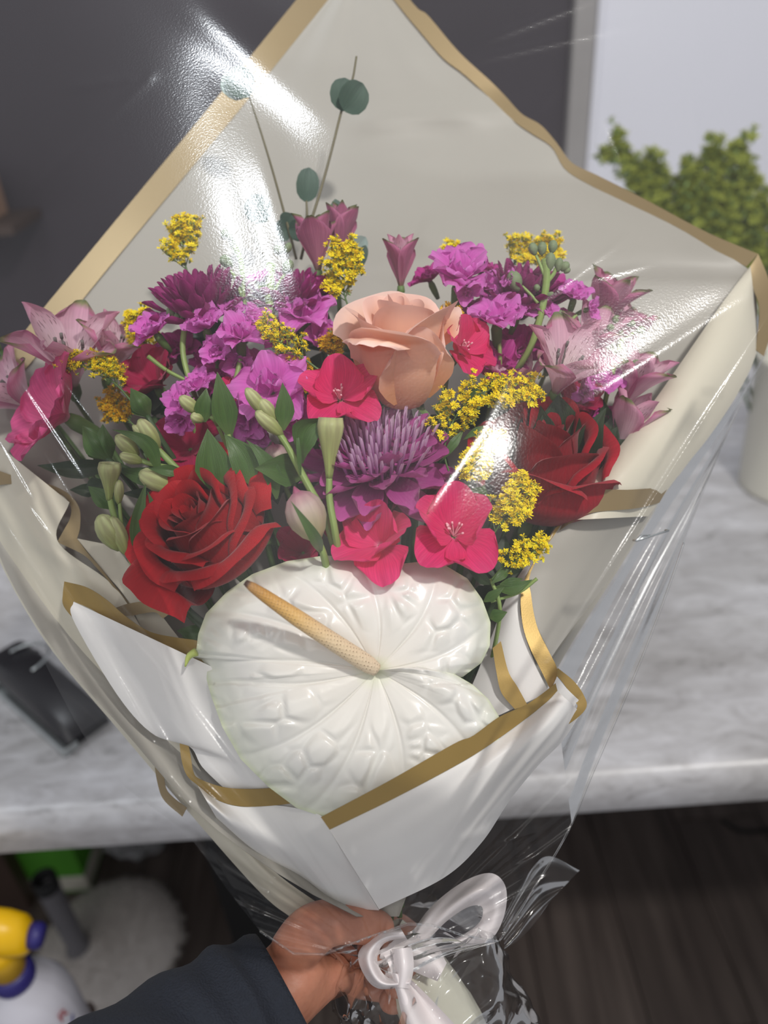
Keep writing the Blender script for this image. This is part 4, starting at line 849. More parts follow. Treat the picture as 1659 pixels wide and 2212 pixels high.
def budstem(label, d0, stems, buds=(), leaves=(), org=None, name='bud_stem', smat=None):
    """stems: (points, radius px); buds: (x0,y0,x1,y1,w,[kind],[dd]); leaves: (x0,y0,x1,y1,w,[opts])"""
    o = org or stems[0][0][0]
    root = thing(name, W(o[0], o[1], d0), label, 'greenery' if not buds else 'buds', 'green bud stems' if buds else 'leafy filler stems'); O = np.array(root.location)
    off = lambda t: (t[0] - O, t[1], t[2])
    for pts, r in stems:
        P = crv([W(q[0], q[1], d0 + (q[2] if len(q) > 2 else 0)) for q in pts], 18) - O
        link('stem', mesh_of('stem', *tube(P, [r * .8 * d0 / FPX, r * d0 / FPX], 8)), smat or M_stem_pale, root)
    for b_ in buds:
        x0, y0, x1, y1, w_ = b_[:5]; kind = b_[5] if len(b_) > 5 else 'green'; dd = b_[6] if len(b_) > 6 else 0
        mat = M_pbud if kind == 'pink' else M_gbud
        bo = link('bud', mesh_of('bud', *off(budm(W(x0, y0, d0 + dd), W(x1, y1, d0 + dd - .004), w_ * d0 / FPX / 2, 6, kind == 'trumpet'))), mat, root, label='pink tipped bud' if kind == 'pink' else None)
        if kind == 'pink':
            a, b = W(x0, y0, d0 + dd), W(x1, y1, d0 + dd - .004); R = w_ * d0 / FPX / 2
            mi = frame(a - O, b - a, 0.3)
            for k in range(5):
                V, F, U = petal(np.linalg.norm(b - a) * 1.18, R * 1.5, [(0, .15), (.2, .5), (.45, 1), (.7, 1), (.9, .6), (1, .3)], 0.95, 2.15, cup=.25, nu=12, nv=9, tip=.15)
                link('bud_petal', mesh_of('bud_petal', V, F, U), M_pbud if k != 2 else M_gbud, root, mw=mi @ rotz(k * 1.257) )
    for l_ in leaves:
        x0, y0, x1, y1, w_ = l_[:5]; op = dict(l_[5]) if len(l_) > 5 else {}
        da, db_ = op.pop('da', 0), op.pop('db', -.004); mat = op.pop('mat', M_leaf)
        link('leaf', mesh_of('leaf', *off(leaf(W(x0, y0, d0 + da), W(x1, y1, d0 + db_), w_ * d0 / FPX, **op))), mat, root)
    return root
budstem('green stem with three pale buds and an upright leaf before the lilac stock', 0.384,
        [([(604, 938), (622, 965), (645, 1010), (672, 1060), (700, 1110), (722, 1180, .01)], 9), ([(604, 938), (585, 905), (575, 890)], 5), ([(612, 948), (598, 925), (596, 905)], 5)],
        [(578, 900, 531, 838, 30), (598, 912, 562, 862, 30), (612, 942, 552, 888, 32)],
        [(612, 930, 610, 826, 42, dict(side=-.04, bow=.06)), (652, 1000, 738, 904, 62, dict(side=.30, bow=.16, twist=1.3, fold=.25)), (650, 1040, 640, 905, 10)], org=(604, 938))
budstem('pale green trumpet bud on a straight stalk in front of the mauve chrysanthemum', 0.381,
        [([(711, 1030), (712, 1080), (722, 1140), (732, 1200, .008)], 9)], [(711, 1035, 714, 902, 60, 'trumpet')], [], org=(711, 1030))
budstem('plump pink tipped bud on a green stalk above the anthurium', 0.380,
        [([(686, 1165), (698, 1195), (708, 1235, .012)], 9)], [(686, 1168, 640, 1062, 86, 'pink')], [(694, 1195, 628, 1082, 26, dict(bow=.22, db=-.022, side=-.03))], org=(686, 1165))
budstem('two pale green buds with a leaf left of the tall green leaf', 0.396,
        [([(470, 918, .006), (462, 905), (440, 890)], 6), ([(470, 918, .006), (500, 980, .016), (560, 1080, .03)], 6)], [(432, 894, 388, 856, 30), (440, 910, 412, 896, 24)],
        [(442, 912, 446, 838, 40, dict(side=.05)), ], org=(470, 918))
budstem('three tall broad green leaves in the middle left of the bouquet', 0.394,
        [([(492, 940), (520, 1010, .01), (560, 1100, .03)], 8), ([(460, 1060), (520, 1110, .02), (560, 1180, .03)], 7)], [],
        [(497, 945, 469, 803, 56, dict(bow=.08, da=.004)), (470, 1068, 448, 926, 78, dict(bow=.06)), (545, 1048, 484, 938, 66, dict(bow=.10, side=-.10)), (598, 1078, 532, 950, 40, dict(side=-.12, bow=.1, db=-.008)), (652, 1030, 550, 1012, 74, dict(side=-.08, bow=.10, da=.006, db=-.012)), (580, 1000, 600, 1090, 60, dict(mat=M_leaf_d, da=.012, db=.012))], org=(492, 940), name='leafy_stem')
budstem('green bud stem reaching up left with two slim pale buds', 0.400,
        [([(425, 1055), (385, 1015), (345, 975), (325, 955)], 8), ([(380, 1012), (320, 1000), (285, 985)], 6)], [(345, 972, 300, 905, 36), (338, 968, 286, 918, 22), (300, 985, 250, 940, 34), (310, 998, 258, 982, 26)],
        [(345, 1030, 242, 928, 34, dict(side=-.22, bow=.08, db=-.01)), (388, 1022, 250, 1010, 44, dict(mat=M_leaf, side=.1, da=.008, db=.008)), (430, 1062, 330, 990, 40, dict(mat=M_leaf_d, da=.01, db=.01)), (400, 1020, 320, 1012, 26)], org=(425, 1055))
budstem('pale green bud cluster hanging lower left beside the tall thin leaves', 0.402,
        [([(236, 1070), (245, 1110), (265, 1170), (292, 1225)], 8), ([(258, 1085), (262, 1130), (268, 1170)], 5)],
        [(236, 1082, 237, 1000, 50, 'trumpet'), (256, 1090, 258, 1036, 22), (262, 1190, 214, 1112, 52), (274, 1200, 240, 1115, 36)],
        [(300, 1215, 316, 1040, 34, dict(side=.05, bow=.05)), (330, 1195, 318, 1060, 26, dict(side=-.10, bow=.05)), (250, 1100, 190, 1050, 42, dict(mat=M_leaf, da=.012, db=.01)), (230, 1040, 185, 1058, 40, dict(mat=M_leaf_d, da=.016, db=.02))], org=(236, 1070))
budstem('pale green bud lying sideways above the left red rose', 0.404,
        [([(378, 1058), (402, 1068, .004), (440, 1090, .015)], 6)], [(386, 1060, 300, 1020, 48), (384, 1050, 310, 1036, 36)], [(384, 1068, 262, 1066, 30, dict(mat=M_leaf_d, da=.01, db=.012))], org=(378, 1058))
budstem('smooth green flower bud behind the bud stem on the left', 0.412,
        [([(318, 898), (345, 945), (385, 1010, .01), (400, 1060, .03)], 8)], [], [(322, 900, 282, 838, 46, dict(bow=.22, fold=-.35)), (318, 900, 286, 850, 46, dict(bow=-.1, fold=.35))], org=(318, 898), smat=M_dstem)
budstem('plump split green calyx below the rose pink flower at the left', 0.408,
        [([(232, 990), (248, 1005), (285, 1050, .01), (350, 1130, .03)], 7)], [], [(236, 992, 178, 920, 60, dict(bow=.2, fold=-.3)), (238, 992, 222, 916, 46, dict(bow=.16, side=.08, fold=-.3)), (230, 990, 182, 940, 50, dict(bow=-.05))], org=(232, 990), smat=M_dstem)
budstem('long dark leaf pointing left under the rose pink flower', 0.432,
        [([(250, 1000), (320, 1040, .01), (400, 1120, .02)], 7)], [], [(252, 1002, 80, 1005, 42, dict(mat=M_leaf_d, side=.06)), (220, 1060, 150, 1058, 30, dict(mat=M_leaf_d)), (200, 980, 250, 1020, 26, dict(mat=M_leaf_d))], org=(250, 1000), name='leafy_stem', smat=M_dstem)
budstem('small pink and green bud behind the left red rose', 0.422, [([(400, 1092), (430, 1110), (470, 1150, .02)], 6)], [(402, 1095, 358, 1082, 40, 'pink')], [(420, 1110, 340, 1062, 26, dict(mat=M_leaf_d, da=.01))], org=(400, 1092))
budstem('pale green and pink bud behind the curled leaf left of the chrysanthemum', 0.410, [([(600, 1010), (620, 1060, .01), (660, 1150, .03)], 6)], [(602, 1012, 590, 960, 56, 'pink')], [], org=(600, 1010))
budstem('two broad dark leaves under the pale alstroemeria', 0.420,
        [([(1232, 965), (1190, 1060, .02), (1100, 1250, .03)], 7)], [], [(1200, 965, 1206, 852, 92, dict(mat=M_leaf_d, bow=.06, side=-.06)), (1155, 960, 1160, 866, 82, dict(mat=M_leaf_d, da=.006)), (1275, 1020, 1310, 880, 60, dict(mat=M_leaf_d, side=.12, da=.006)), (1262, 1000, 1290, 930, 40, dict(da=.01))], org=(1232, 965), name='leafy_stem', smat=M_dstem)
budstem('dark green leaves low at the right between the crimson rose and the paper roll', 0.446, [([(1300, 1000), (1200, 1200, .01), (1000, 1600)], 8)], [], [(1300, 1000, 1372, 905, 60, dict(mat=M_leaf_d)), (1290, 1010, 1330, 890, 56, dict(mat=M_leaf_d, da=.006)), (1280, 1020, 1262, 890, 60, dict(mat=M_leaf_d, da=.01)), (1270, 1030, 1210, 930, 60, dict(mat=M_leaf_d, da=.006)), (1250, 1040, 1330, 1000, 50, dict(mat=M_leaf_d, da=-.004)), (1240, 1060, 1130, 1010, 60, dict(mat=M_leaf_d, da=.004)), (1150, 1120, 1080, 1040, 60, dict(mat=M_leaf_d, da=.004)), (1140, 1180, 1210, 1190, 50, dict(mat=M_leaf_d)), (1120, 1000, 1060, 920, 60, dict(mat=M_leaf_d, da=-.006)), (1130, 960, 1120, 850, 66, dict(mat=M_leaf_d, da=-.004)), (1330, 980, 1300, 860, 54, dict(mat=M_leaf_d, da=.012))], org=(1300, 1000), name='leafy_stem', smat=M_dstem)
budstem('pointed green bud right of the peach rose base', 0.412, [([(954, 900), (950, 930), (930, 1010, .02)], 6)], [], [(954, 905, 966, 852, 34, dict(bow=.15, fold=-.3)), (952, 905, 962, 856, 34, dict(bow=-.1)), (800, 905, 826, 850, 40, dict(mat=M_leaf_d, da=.012, db=.012)), (1010, 870, 1060, 826, 34, dict(da=.02, db=.02))], org=(954, 900), name='leafy_stem', smat=M_dstem)
budstem('leafy stem low at the right between goldenrod and anthurium', 0.398,
        [([(1060, 1250), (1080, 1320), (1060, 1440, .02)], 5), ([(1060, 1300), (1120, 1280), (1160, 1250)], 4)], [], [(1040, 1090, 1046, 1046, 26), (1000, 1082, 1046, 1050, 30, dict(da=.006)), (1058, 1335, 1096, 1322, 30), (1060, 1262, 1010, 1230, 24, dict(mat=M_leaf_d)), (1068, 1270, 1150, 1252, 30, dict(side=-.1)), (1045, 1300, 1090, 1268, 22), (1100, 1230, 1060, 1262, 20)], org=(1060, 1250), name='leafy_stem')
budstem('dark leaves and stems below the left red rose', 0.416,
        [([(440, 1345), (410, 1320), (380, 1290)], 8), ([(470, 1390), (430, 1350), (390, 1310, .01)], 7)], [], [(440, 1372, 382, 1362, 36), (455, 1380, 392, 1376, 22, dict(da=-.004))], org=(440, 1345), name='leafy_stem', smat=M_dstem)
# added filler foliage, coloured dark for the shade deep inside the bunch
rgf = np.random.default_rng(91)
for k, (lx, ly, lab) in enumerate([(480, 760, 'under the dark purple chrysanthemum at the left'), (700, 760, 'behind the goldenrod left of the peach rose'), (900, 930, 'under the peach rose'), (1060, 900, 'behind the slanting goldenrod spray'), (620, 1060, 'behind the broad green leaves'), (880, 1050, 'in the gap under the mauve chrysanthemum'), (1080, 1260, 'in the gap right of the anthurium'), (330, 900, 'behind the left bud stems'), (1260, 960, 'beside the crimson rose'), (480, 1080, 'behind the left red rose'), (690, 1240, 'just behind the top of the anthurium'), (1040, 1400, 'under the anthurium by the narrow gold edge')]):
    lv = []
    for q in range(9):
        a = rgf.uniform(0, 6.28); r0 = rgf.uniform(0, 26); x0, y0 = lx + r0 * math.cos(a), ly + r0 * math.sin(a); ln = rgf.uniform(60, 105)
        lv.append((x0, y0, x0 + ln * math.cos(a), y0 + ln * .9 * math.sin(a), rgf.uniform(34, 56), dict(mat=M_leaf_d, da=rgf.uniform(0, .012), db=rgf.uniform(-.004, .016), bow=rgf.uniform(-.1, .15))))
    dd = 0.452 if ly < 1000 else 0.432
    budstem('added shade-dark leafy filler stem ' + lab, dd, [([(lx, ly), (lx * .6 + 330, ly * .5 + 900, .01), (820, 1900, -.01)], 9)], [], lv, name='leafy_stem', smat=M_dstem)

# --- goldenrod ------------------------------------------------------------------------------
def tiny(name, a, b_, trans=.22):
    m, nt, b, out = nodes_of(name); tc = N(nt, 'ShaderNodeTexCoord'); nz = N(nt, 'ShaderNodeTexNoise', in_Scale=400.0); nt.links.new(tc.outputs['Object'], nz.inputs['Vector'])
    c = ramp(nt, [(.35, a), (.65, b_)], nz.outputs['Fac']); nt.links.new(c, b.inputs['Base Color']); b.inputs['Roughness'].default_value = .6; b.inputs['Specular IOR Level'].default_value = .2
    tr = N(nt, 'ShaderNodeBsdfTranslucent'); nt.links.new(c, tr.inputs[0]); mx = N(nt, 'ShaderNodeMixShader'); mx.inputs[0].default_value = trans
    nt.links.new(b.outputs[0], mx.inputs[1]); nt.links.new(tr.outputs[0], mx.inputs[2]); nt.links.new(mx.outputs[0], out.inputs[0]); return m
M_gold_fl = tiny('goldenrod_yellow', S(255, 224, 0), S(255, 244, 50))
M_gold_fl_shade = tiny('goldenrod_shaded', S(226, 176, 10), S(240, 200, 30))  # darker copy of the yellow for shaded tufts; shade put into the colour
M_grn_fl = tiny('goldenrod_green', S(140, 150, 56), S(176, 182, 84))
def head_mesh(rg, n=11):
    V, F = [], []
    for k in range(n):
        a = 2 * math.pi * k / n + rg.uniform(-.2, .2); e = rg.uniform(.0, .75); L = rg.uniform(.8, 1.15)
        d = np.array([math.cos(a) * math.cos(e), math.sin(a) * math.cos(e), math.sin(e)]); sd = np.array([-math.sin(a), math.cos(a), 0]) * .17
        i = len(V); V += [d * .12 - sd * .4, d * .12 + sd * .4, d * L * .75 + sd, d * L, d * L * .75 - sd]; F += [(i, i + 1, i + 2, i + 3, i + 4)]
    for k in range(4):
        a = rg.uniform(0, 6.28); d = nrm([math.cos(a) * .3, math.sin(a) * .3, 1]); i = len(V); V += [d * .1 + [.1, 0, 0], d * .1 - [.1, 0, 0], d * .75]; F.append((i, i + 1, i + 2))
    return np.array(V), F
def cup_mesh(n=6):
    V, F = [], []
    for r, z in ((.08, -.7), (.26, -.35), (.30, .1)):
        for k in range(n): V.append((r * math.cos(6.283 * k / n), r * math.sin(6.283 * k / n), z))
    for l in range(2):
        for k in range(n): F.append((l * n + k, l * n + (k + 1) % n, (l + 1) * n + (k + 1) % n, (l + 1) * n + k))
    return np.array(V), F
def goldenrod(label, d0, spine, nb, blen, head, seed, up=(.12, .85, .75), mat=None, taper=1.0, sides=(-1, 1), ddip=.004, dens=8, name='goldenrod', cat='flower', grp='goldenrod sprays', leaves=(), ang=0.9, smat=None, worldpts=None):
    """arching spray: a spine with side branchlets carrying small star flowers on the upper side"""
    rg = np.random.default_rng(seed); px2m = d0 / FPX; dens = int(dens * 1.9); head *= 1.15
    P = crv(worldpts if worldpts is not None else [W(q[0], q[1], d0 + (q[2] if len(q) > 2 else 0)) for q in spine], 60)
    root = thing(name, P[0], label, cat, grp); O = P[0]
    stems = [tube(P - O, [2.6 * px2m, 1.2 * px2m], 6)]; HV, HF, CV, CF = [], [], [], []; upv = cdir(*up)
    def put(p, n_, sc):
        z = nrm(n_); x = nrm(np.cross(z, rg.normal(0, 1, 3))); y = np.cross(z, x); M = np.stack([x, y, z], 1)
        v, f = head_mesh(rg); i = len(HV); HV.extend((v * sc) @ M.T + p - O); HF.extend([tuple(q + i for q in ff) for ff in f])
        v, f = cup_mesh(); i = len(CV); CV.extend((v * sc) @ M.T + p - O); CF.extend([tuple(q + i for q in ff) for ff in f])
    T = np.gradient(P, axis=0)
    for b in range(nb):
        t = .25 + .75 * (b + .5) / nb; i = int(t * 59); p = P[i]; tg = nrm(T[i]); sd = nrm(np.cross(tg, -FW)) * sides[b % len(sides)]
        L = blen * px2m * (1 - .65 * (t - .25) * taper) * rg.uniform(.8, 1.15)
        dirv = nrm(tg * math.cos(ang) + sd * math.sin(ang) * rg.uniform(.6, 1.1) - FW * rg.uniform(-.4, .6))
        q = crv([p, p + dirv * L * .5 + upv * L * .05, p + dirv * L + upv * L * .10], 12)
        stems.append(tube(q - O, [1.4 * px2m, .8 * px2m], 5))
        for k in range(dens):
            u = .2 + .8 * (k + rg.uniform(0, 1)) / dens; pt = q[int(u * 11)]
            n_ = upv * rg.uniform(.6, 1.1) + rg.normal(0, .34, 3) + dirv * .25
            put(pt + nrm(n_) * head * px2m * .55 + rg.normal(0, 1, 3) * head * px2m * .25, n_, head * px2m * .5 * rg.uniform(.85, 1.2))
    for k in range(dens):
        put(P[-1] + rg.normal(0, 1, 3) * head * px2m * .4, upv + rg.normal(0, .4, 3), head * px2m * .5)
    V, F, U = join(stems); link('stem', mesh_of('stem', V, F, U), smat or M_stem, root)
    o = link('florets', mesh_of('florets', HV, HF, np.zeros((len(HV), 2)), False), mat or M_gold_fl, root); o['kind'] = 'stuff'
    o = link('cups', mesh_of('cups', CV, CF, np.zeros((len(CV), 2))), M_stem_pale, root); o['kind'] = 'stuff'
    for (x0, y0, x1, y1, w_) in leaves:
        V, F, U = leaf(W(x0, y0, d0), W(x1, y1, d0), w_ * px2m); link('leaf', mesh_of('leaf', V - O, F, U), M_leaf, root)
    return root
goldenrod('yellow goldenrod plume standing up at the upper left', 0.450, [(420, 640), (400, 570), (396, 520), (408, 490)], 16, 52, 15, 101, dens=11)
goldenrod('yellow goldenrod clump left of the dusky pink alstroemeria and above the peach rose', 0.438, [(760, 680), (745, 640), (740, 590), (742, 545)], 18, 66, 15, 102, dens=11)
goldenrod('yellow goldenrod arch over the rose pink flower at the left', 0.420, [(292, 876), (250, 830), (200, 795), (145, 792)], 18, 44, 14, 103, dens=11, sides=(1, 1, 1, -.3), up=(.1, 1, .3))
goldenrod('part open goldenrod spray slanting left of the peach rose', 0.402, [(690, 800), (650, 770), (600, 735), (566, 700)], 16, 46, 13, 104, dens=7, sides=(-1, 1), up=(.4, .9, .2))
goldenrod('goldenrod tuft behind the lilac stock at the left', 0.450, [(330, 800), (322, 760), (310, 720), (300, 690)], 15, 48, 14, 105, dens=9)
goldenrod('long goldenrod spray slanting up to the right beside the crimson rose', 0.396, [(985, 1060), (960, 970), (1000, 880), (1075, 850), (1150, 846)], 26, 60, 15, 106, dens=8, taper=.7, leaves=[(1000, 930, 950, 1000, 20), (1045, 920, 1000, 950, 16)])
goldenrod('goldenrod branch in front of the crimson rose edge above the pink flower', 0.397, [(1000, 1090), (1015, 1040), (1030, 1000), (1062, 940)], 16, 50, 15, 107, dens=9)
goldenrod('goldenrod sprig in front of the crimson rose', 0.392, [(1050, 1180), (1075, 1140), (1105, 1100), (1135, 1050)], 15, 62, 16, 108, dens=8)
goldenrod('low goldenrod sprig right of the anthurium', 0.396, [(1062, 1252), (1090, 1222), (1130, 1200), (1172, 1178)], 11, 40, 14, 109, dens=6, leaves=[(1080, 1262, 1130, 1250, 18)])
goldenrod('blurred yellow goldenrod at the top right behind the tall stock stem', 0.468, [(1090, 600), (1110, 570), (1145, 548), (1200, 545)], 18, 48, 15, 110, dens=9)
goldenrod('small goldenrod tuft between peach rose and lilac stock', 0.428, [(970, 720), (972, 700), (974, 684)], 8, 30, 14, 111, M_gold_fl_shade, dens=8, ) if False else goldenrod('small goldenrod tuft between peach rose and lilac stock', 0.428, [(968, 722), (970, 700), (976, 680)], 9, 32, 14, 111, mat=M_gold_fl_shade, dens=8)
goldenrod('shaded goldenrod tuft behind the hot pink flower left of the peach rose', 0.432, [(660, 880), (655, 840), (650, 800)], 10, 42, 14, 112, mat=M_gold_fl_shade, dens=8)
goldenrod('shaded goldenrod tuft touching the left side of the peach rose', 0.432, [(735, 800), (725, 765), (712, 740)], 10, 36, 14, 113, mat=M_gold_fl_shade, dens=8)
goldenrod('shaded goldenrod tuft among the left bud stems', 0.438, [(300, 930), (270, 900), (235, 870)], 12, 50, 14, 114, mat=M_gold_fl_shade, dens=7)
goldenrod('goldenrod speck behind the lilac flower at the top', 0.462, [(960, 590), (972, 560), (980, 540)], 7, 26, 13, 115, dens=7)
# greens standing in the white bucket
bz = np.array([bx, by, 1.13])
def gs(lab, x, y, ztop, seed, yy=None):
    y_ = 1.12 if yy is None else yy; tip_ = on_y(x, y, y_)
    base = np.array([bx - .03, by, 0.96]); mid = base * .45 + tip_ * .55 + np.array([0.03, 0, -.02])
    full = crv([base, mid, tip_], 40)
    g = goldenrod(lab, 1.25, None, 26, 62, 20, seed, mat=M_grn_fl, dens=9, name='green_sprig', cat='greenery', grp='sprigs in the white bucket', ang=.55, worldpts=full[16:], smat=M_dstem)
    O = np.array(g.location); s_ = tube(full[:18] - O, .0024, 6); link('stalk', mesh_of('stalk', *s_), M_dstem, g)
gs('green sprig in the white bucket leaning furthest left', 1325, 330, 0, 121)
gs('short green sprig second from the left in the white bucket', 1400, 375, 0, 122)
gs('bushy green sprig in the middle of the white bucket', 1480, 385, 0, 123)
gs('tall green sprig with pointed tip in the white bucket', 1530, 350, 0, 124)
gs('tallest green sprig at the right of the white bucket', 1592, 338, 0, 125)
gs('low green sprig drooping behind the paper corner', 1500, 440, 0, 126, 1.10)

# --- eucalyptus ------------------------------------------------------------------------------
M_euc = petal_mat('eucalyptus_leaf', [(0, S(70, 96, 82)), (.5, S(78, 102, 88)), (1, S(88, 110, 98))], 0.08, 12, 0.6, 0.15)
M_euc2 = petal_mat('eucalyptus_pale', [(0, S(150, 172, 164)), (.5, S(164, 186, 178)), (1, S(150, 170, 164))], 0.08, 12, 0.6, 0.15)
M_estem = plain('eucalyptus_stem', S(116, 110, 84), 0.6, var=0.25, scale=60)
DISC = [(0, .12), (.06, .5), (.2, .85), (.45, 1.0), (.7, .92), (.88, .66), (.97, .3), (1, .05)]
def euc(label, d0, stems, leaves):
    root = thing('eucalyptus_sprig', W(stems[0][0][0], stems[0][0][1], d0), label, 'greenery', 'eucalyptus sprigs'); O = np.array(root.location)
    for pts in stems:
        P = crv([W(q[0], q[1], d0 + (q[2] if len(q) > 2 else 0)) for q in pts], 20) - O
        link('stem', mesh_of('stem', *tube(P, [2.2 * d0 / FPX, 3.4 * d0 / FPX], 6)), M_estem, root)
    for (x0, y0, x1, y1, w_, pale, dd) in leaves:
        V, F, U = leaf(W(x0, y0, d0 + dd), W(x1, y1, d0 + dd - .003), w_ * d0 / FPX, bow=.05, fold=.10, prof=DISC, tiltv=CU * .15 * (1 if pale else -1) + CR * .1)
        link('leaf', mesh_of('leaf', V - O, F, U), M_euc2 if pale else M_euc, root, label='pale underside' if pale else None)
euc('eucalyptus sprig with round paired leaves at the upper left', 0.472, [[(537, 205), (565, 290), (592, 380), (622, 490), (640, 560, .01)]], [(536, 210, 503, 145, 62, False, -.002), (534, 205, 480, 165, 58, True, .002), (618, 488, 632, 462, 44, False, 0), (622, 492, 596, 505, 46, False, .001), (624, 496, 668, 498, 46, False, -.001)])
euc('tall eucalyptus sprig with a bare tip above paired dark leaves', 0.470, [[(770, 122), (762, 170), (752, 190), (738, 238), (715, 330), (690, 420), (665, 500), (650, 560, .01)]], [(740, 240, 745, 168, 62, False, -.001), (744, 240, 784, 180, 66, False, -.003)])
euc('eucalyptus leaf on a short green stalk at the top centre', 0.474, [[(662, 434), (663, 470), (660, 540, .01)]], [(660, 436, 668, 362, 50, False, 0)])
euc('eucalyptus sprig with two narrow dark leaves beside the dusky alstroemeria', 0.470, [[(740, 510), (738, 540), (730, 600, .01)]], [(738, 512, 724, 430, 34, False, 0), (744, 512, 742, 462, 34, False, -.002), (752, 560, 790, 512, 40, True, .003), (745, 570, 760, 505, 22, True, .003), (772, 580, 790, 530, 24, False, .003)])
euc('eucalyptus leaf half lost in the film glare at the upper left', 0.478, [[(548, 480), (560, 530), (600, 620, .01)]], [(548, 482, 566, 420, 60, False, 0)])

# --- anthurium -----------------------------------------------------------------------------------
def spathe_mat():
    m, nt, b, out = nodes_of('spathe_white')
    uv = N(nt, 'ShaderNodeUVMap'); sx = N(nt, 'ShaderNodeSeparateXYZ'); nt.links.new(uv.outputs[0], sx.inputs[0])
    c = ramp(nt, [(0.0, S(232, 236, 204)), (.12, S(244, 240, 232)), (.75, S(246, 245, 240)), (.96, S(240, 242, 228)), (1.0, S(222, 230, 196))], sx.outputs['X'])
    nt.links.new(c, b.inputs['Base Color']); b.inputs['Roughness'].default_value = 0.28; b.inputs['Specular IOR Level'].default_value = 0.5; b.inputs['Coat Weight'].default_value = 0.35; b.inputs['Coat Roughness'].default_value = 0.15
    tc = N(nt, 'ShaderNodeTexCoord'); nz = N(nt, 'ShaderNodeTexNoise', in_Scale=150.0, in_Detail=2.0); nt.links.new(tc.outputs['Object'], nz.inputs['Vector'])
    bp = N(nt, 'ShaderNodeBump', in_Strength=0.12, in_Distance=0.001); nt.links.new(nz.outputs['Fac'], bp.inputs['Height']); nt.links.new(bp.outputs['Normal'], b.inputs['Normal'])
    tr = N(nt, 'ShaderNodeBsdfTranslucent'); nt.links.new(c, tr.inputs[0]); mx = N(nt, 'ShaderNodeMixShader'); mx.inputs[0].default_value = 0.12
    nt.links.new(b.outputs[0], mx.inputs[1]); nt.links.new(tr.outputs[0], mx.inputs[2]); nt.links.new(mx.outputs[0], out.inputs[0]); return m
SPD = 0.378
spo = W(812, 1448, SPD)
an = thing('anthurium', spo, 'white anthurium with a cream spadix lying at the front of the bouquet', 'flower')
OUT = [(840, 1446), (920, 1439), (975, 1452), (1020, 1478), (1055, 1510), (1078, 1548), (1078, 1600), (1050, 1650), (1000, 1690), (930, 1728), (850, 1758), (760, 1772), (690, 1762), (640, 1745), (580, 1700), (520, 1640), (480, 1570), (455, 1500), (440, 1445), (428, 1424), (412, 1418), (424, 1404), (428, 1370), (445, 1325), (490, 1278), (545, 1240), (620, 1212), (700, 1200), (770, 1202), (830, 1222), (900, 1214), (960, 1220), (1010, 1250), (1042, 1295), (1060, 1345), (1058, 1395), (1040, 1432), (1000, 1462), (930, 1478), (860, 1466)]
NA, NR = 480, 64
OC = lin([(x, y, 0) for x, y in OUT], NA); C0 = np.array([812, 1448.])
rgs = np.random.default_rng(12)
VEINS = [0.06, .14, .225, .31, .39, .475, .545, .61, .685, .76, .835, .91]
CELLS = np.stack([rgs.uniform(-420, 300, 170), rgs.uniform(-260, 330, 170)], 1)
P = np.zeros((NR, NA, 3))
for j in range(NA):
    a = j / (NA - 1); e = OC[j, :2] - C0; Lr = np.linalg.norm(e)
    for i in range(NR):
        t = (i / (NR - 1)) ** .9
        # veins sweep: rotate a little with radius
        q = C0 + e * t
        x, y = q - C0
        aa = a + .035 * (1 if a > .5 else -1) * t * t
        dv = min(abs(aa - v) for v in VEINS); mid = min(1, dv / .035)
        ds = np.partition(np.hypot(CELLS[:, 0] - x, CELLS[:, 1] - y), 1)[:2]; cell = min(1, (ds[1] - ds[0]) / 22.0)
        h = -0.0011 * math.exp(-(dv / .0035) ** 2) * sm(min(1, t * 3)) * (1 - .3 * t)
        h += 0.0018 * sm(mid) * t * (1 - .25 * t) + (0.0024 * sm(cell) * sm(mid)) * sm(min(1, max(0, (t - .25) / .4)))
        h += -0.010 * t ** 3 * (1 if y < 30 else .6) + 0.006 * math.sin(t * 2.4)          # domed, rim falling back
        h += -0.006 * sm(max(0, (t - .86) / .14)) * (1 if y < 0 else .4)
        if a < .16: h += 0.005 * (1 - sm(a / .16)) * t ** .5                             # lower lobe rides over the upper one
        if a > .90: h -= 0.012 * sm((a - .90) / .10) * t ** .5
        if 0.475 < a < 0.535: h += -.004 * t ** 4
        P[i, j] = W(q[0], q[1], SPD - h - y * 0.00002 * (1 if y > 0 else 1.4))
V, F, U = grid(P); link('spathe', mesh_of('spathe', V - spo, F, U), spathe_mat(), an)
tipm = tube(crv([W(424, 1408, SPD + .004), W(408, 1418, SPD + .004), W(400, 1440, SPD + .004)], 8) - spo, [.0022, .0016, .0004], 8)
link('spathe_tip', mesh_of('spathe_tip', *tipm), plain('tip_green', S(190, 205, 110), 0.4), an, label='pale green tip')
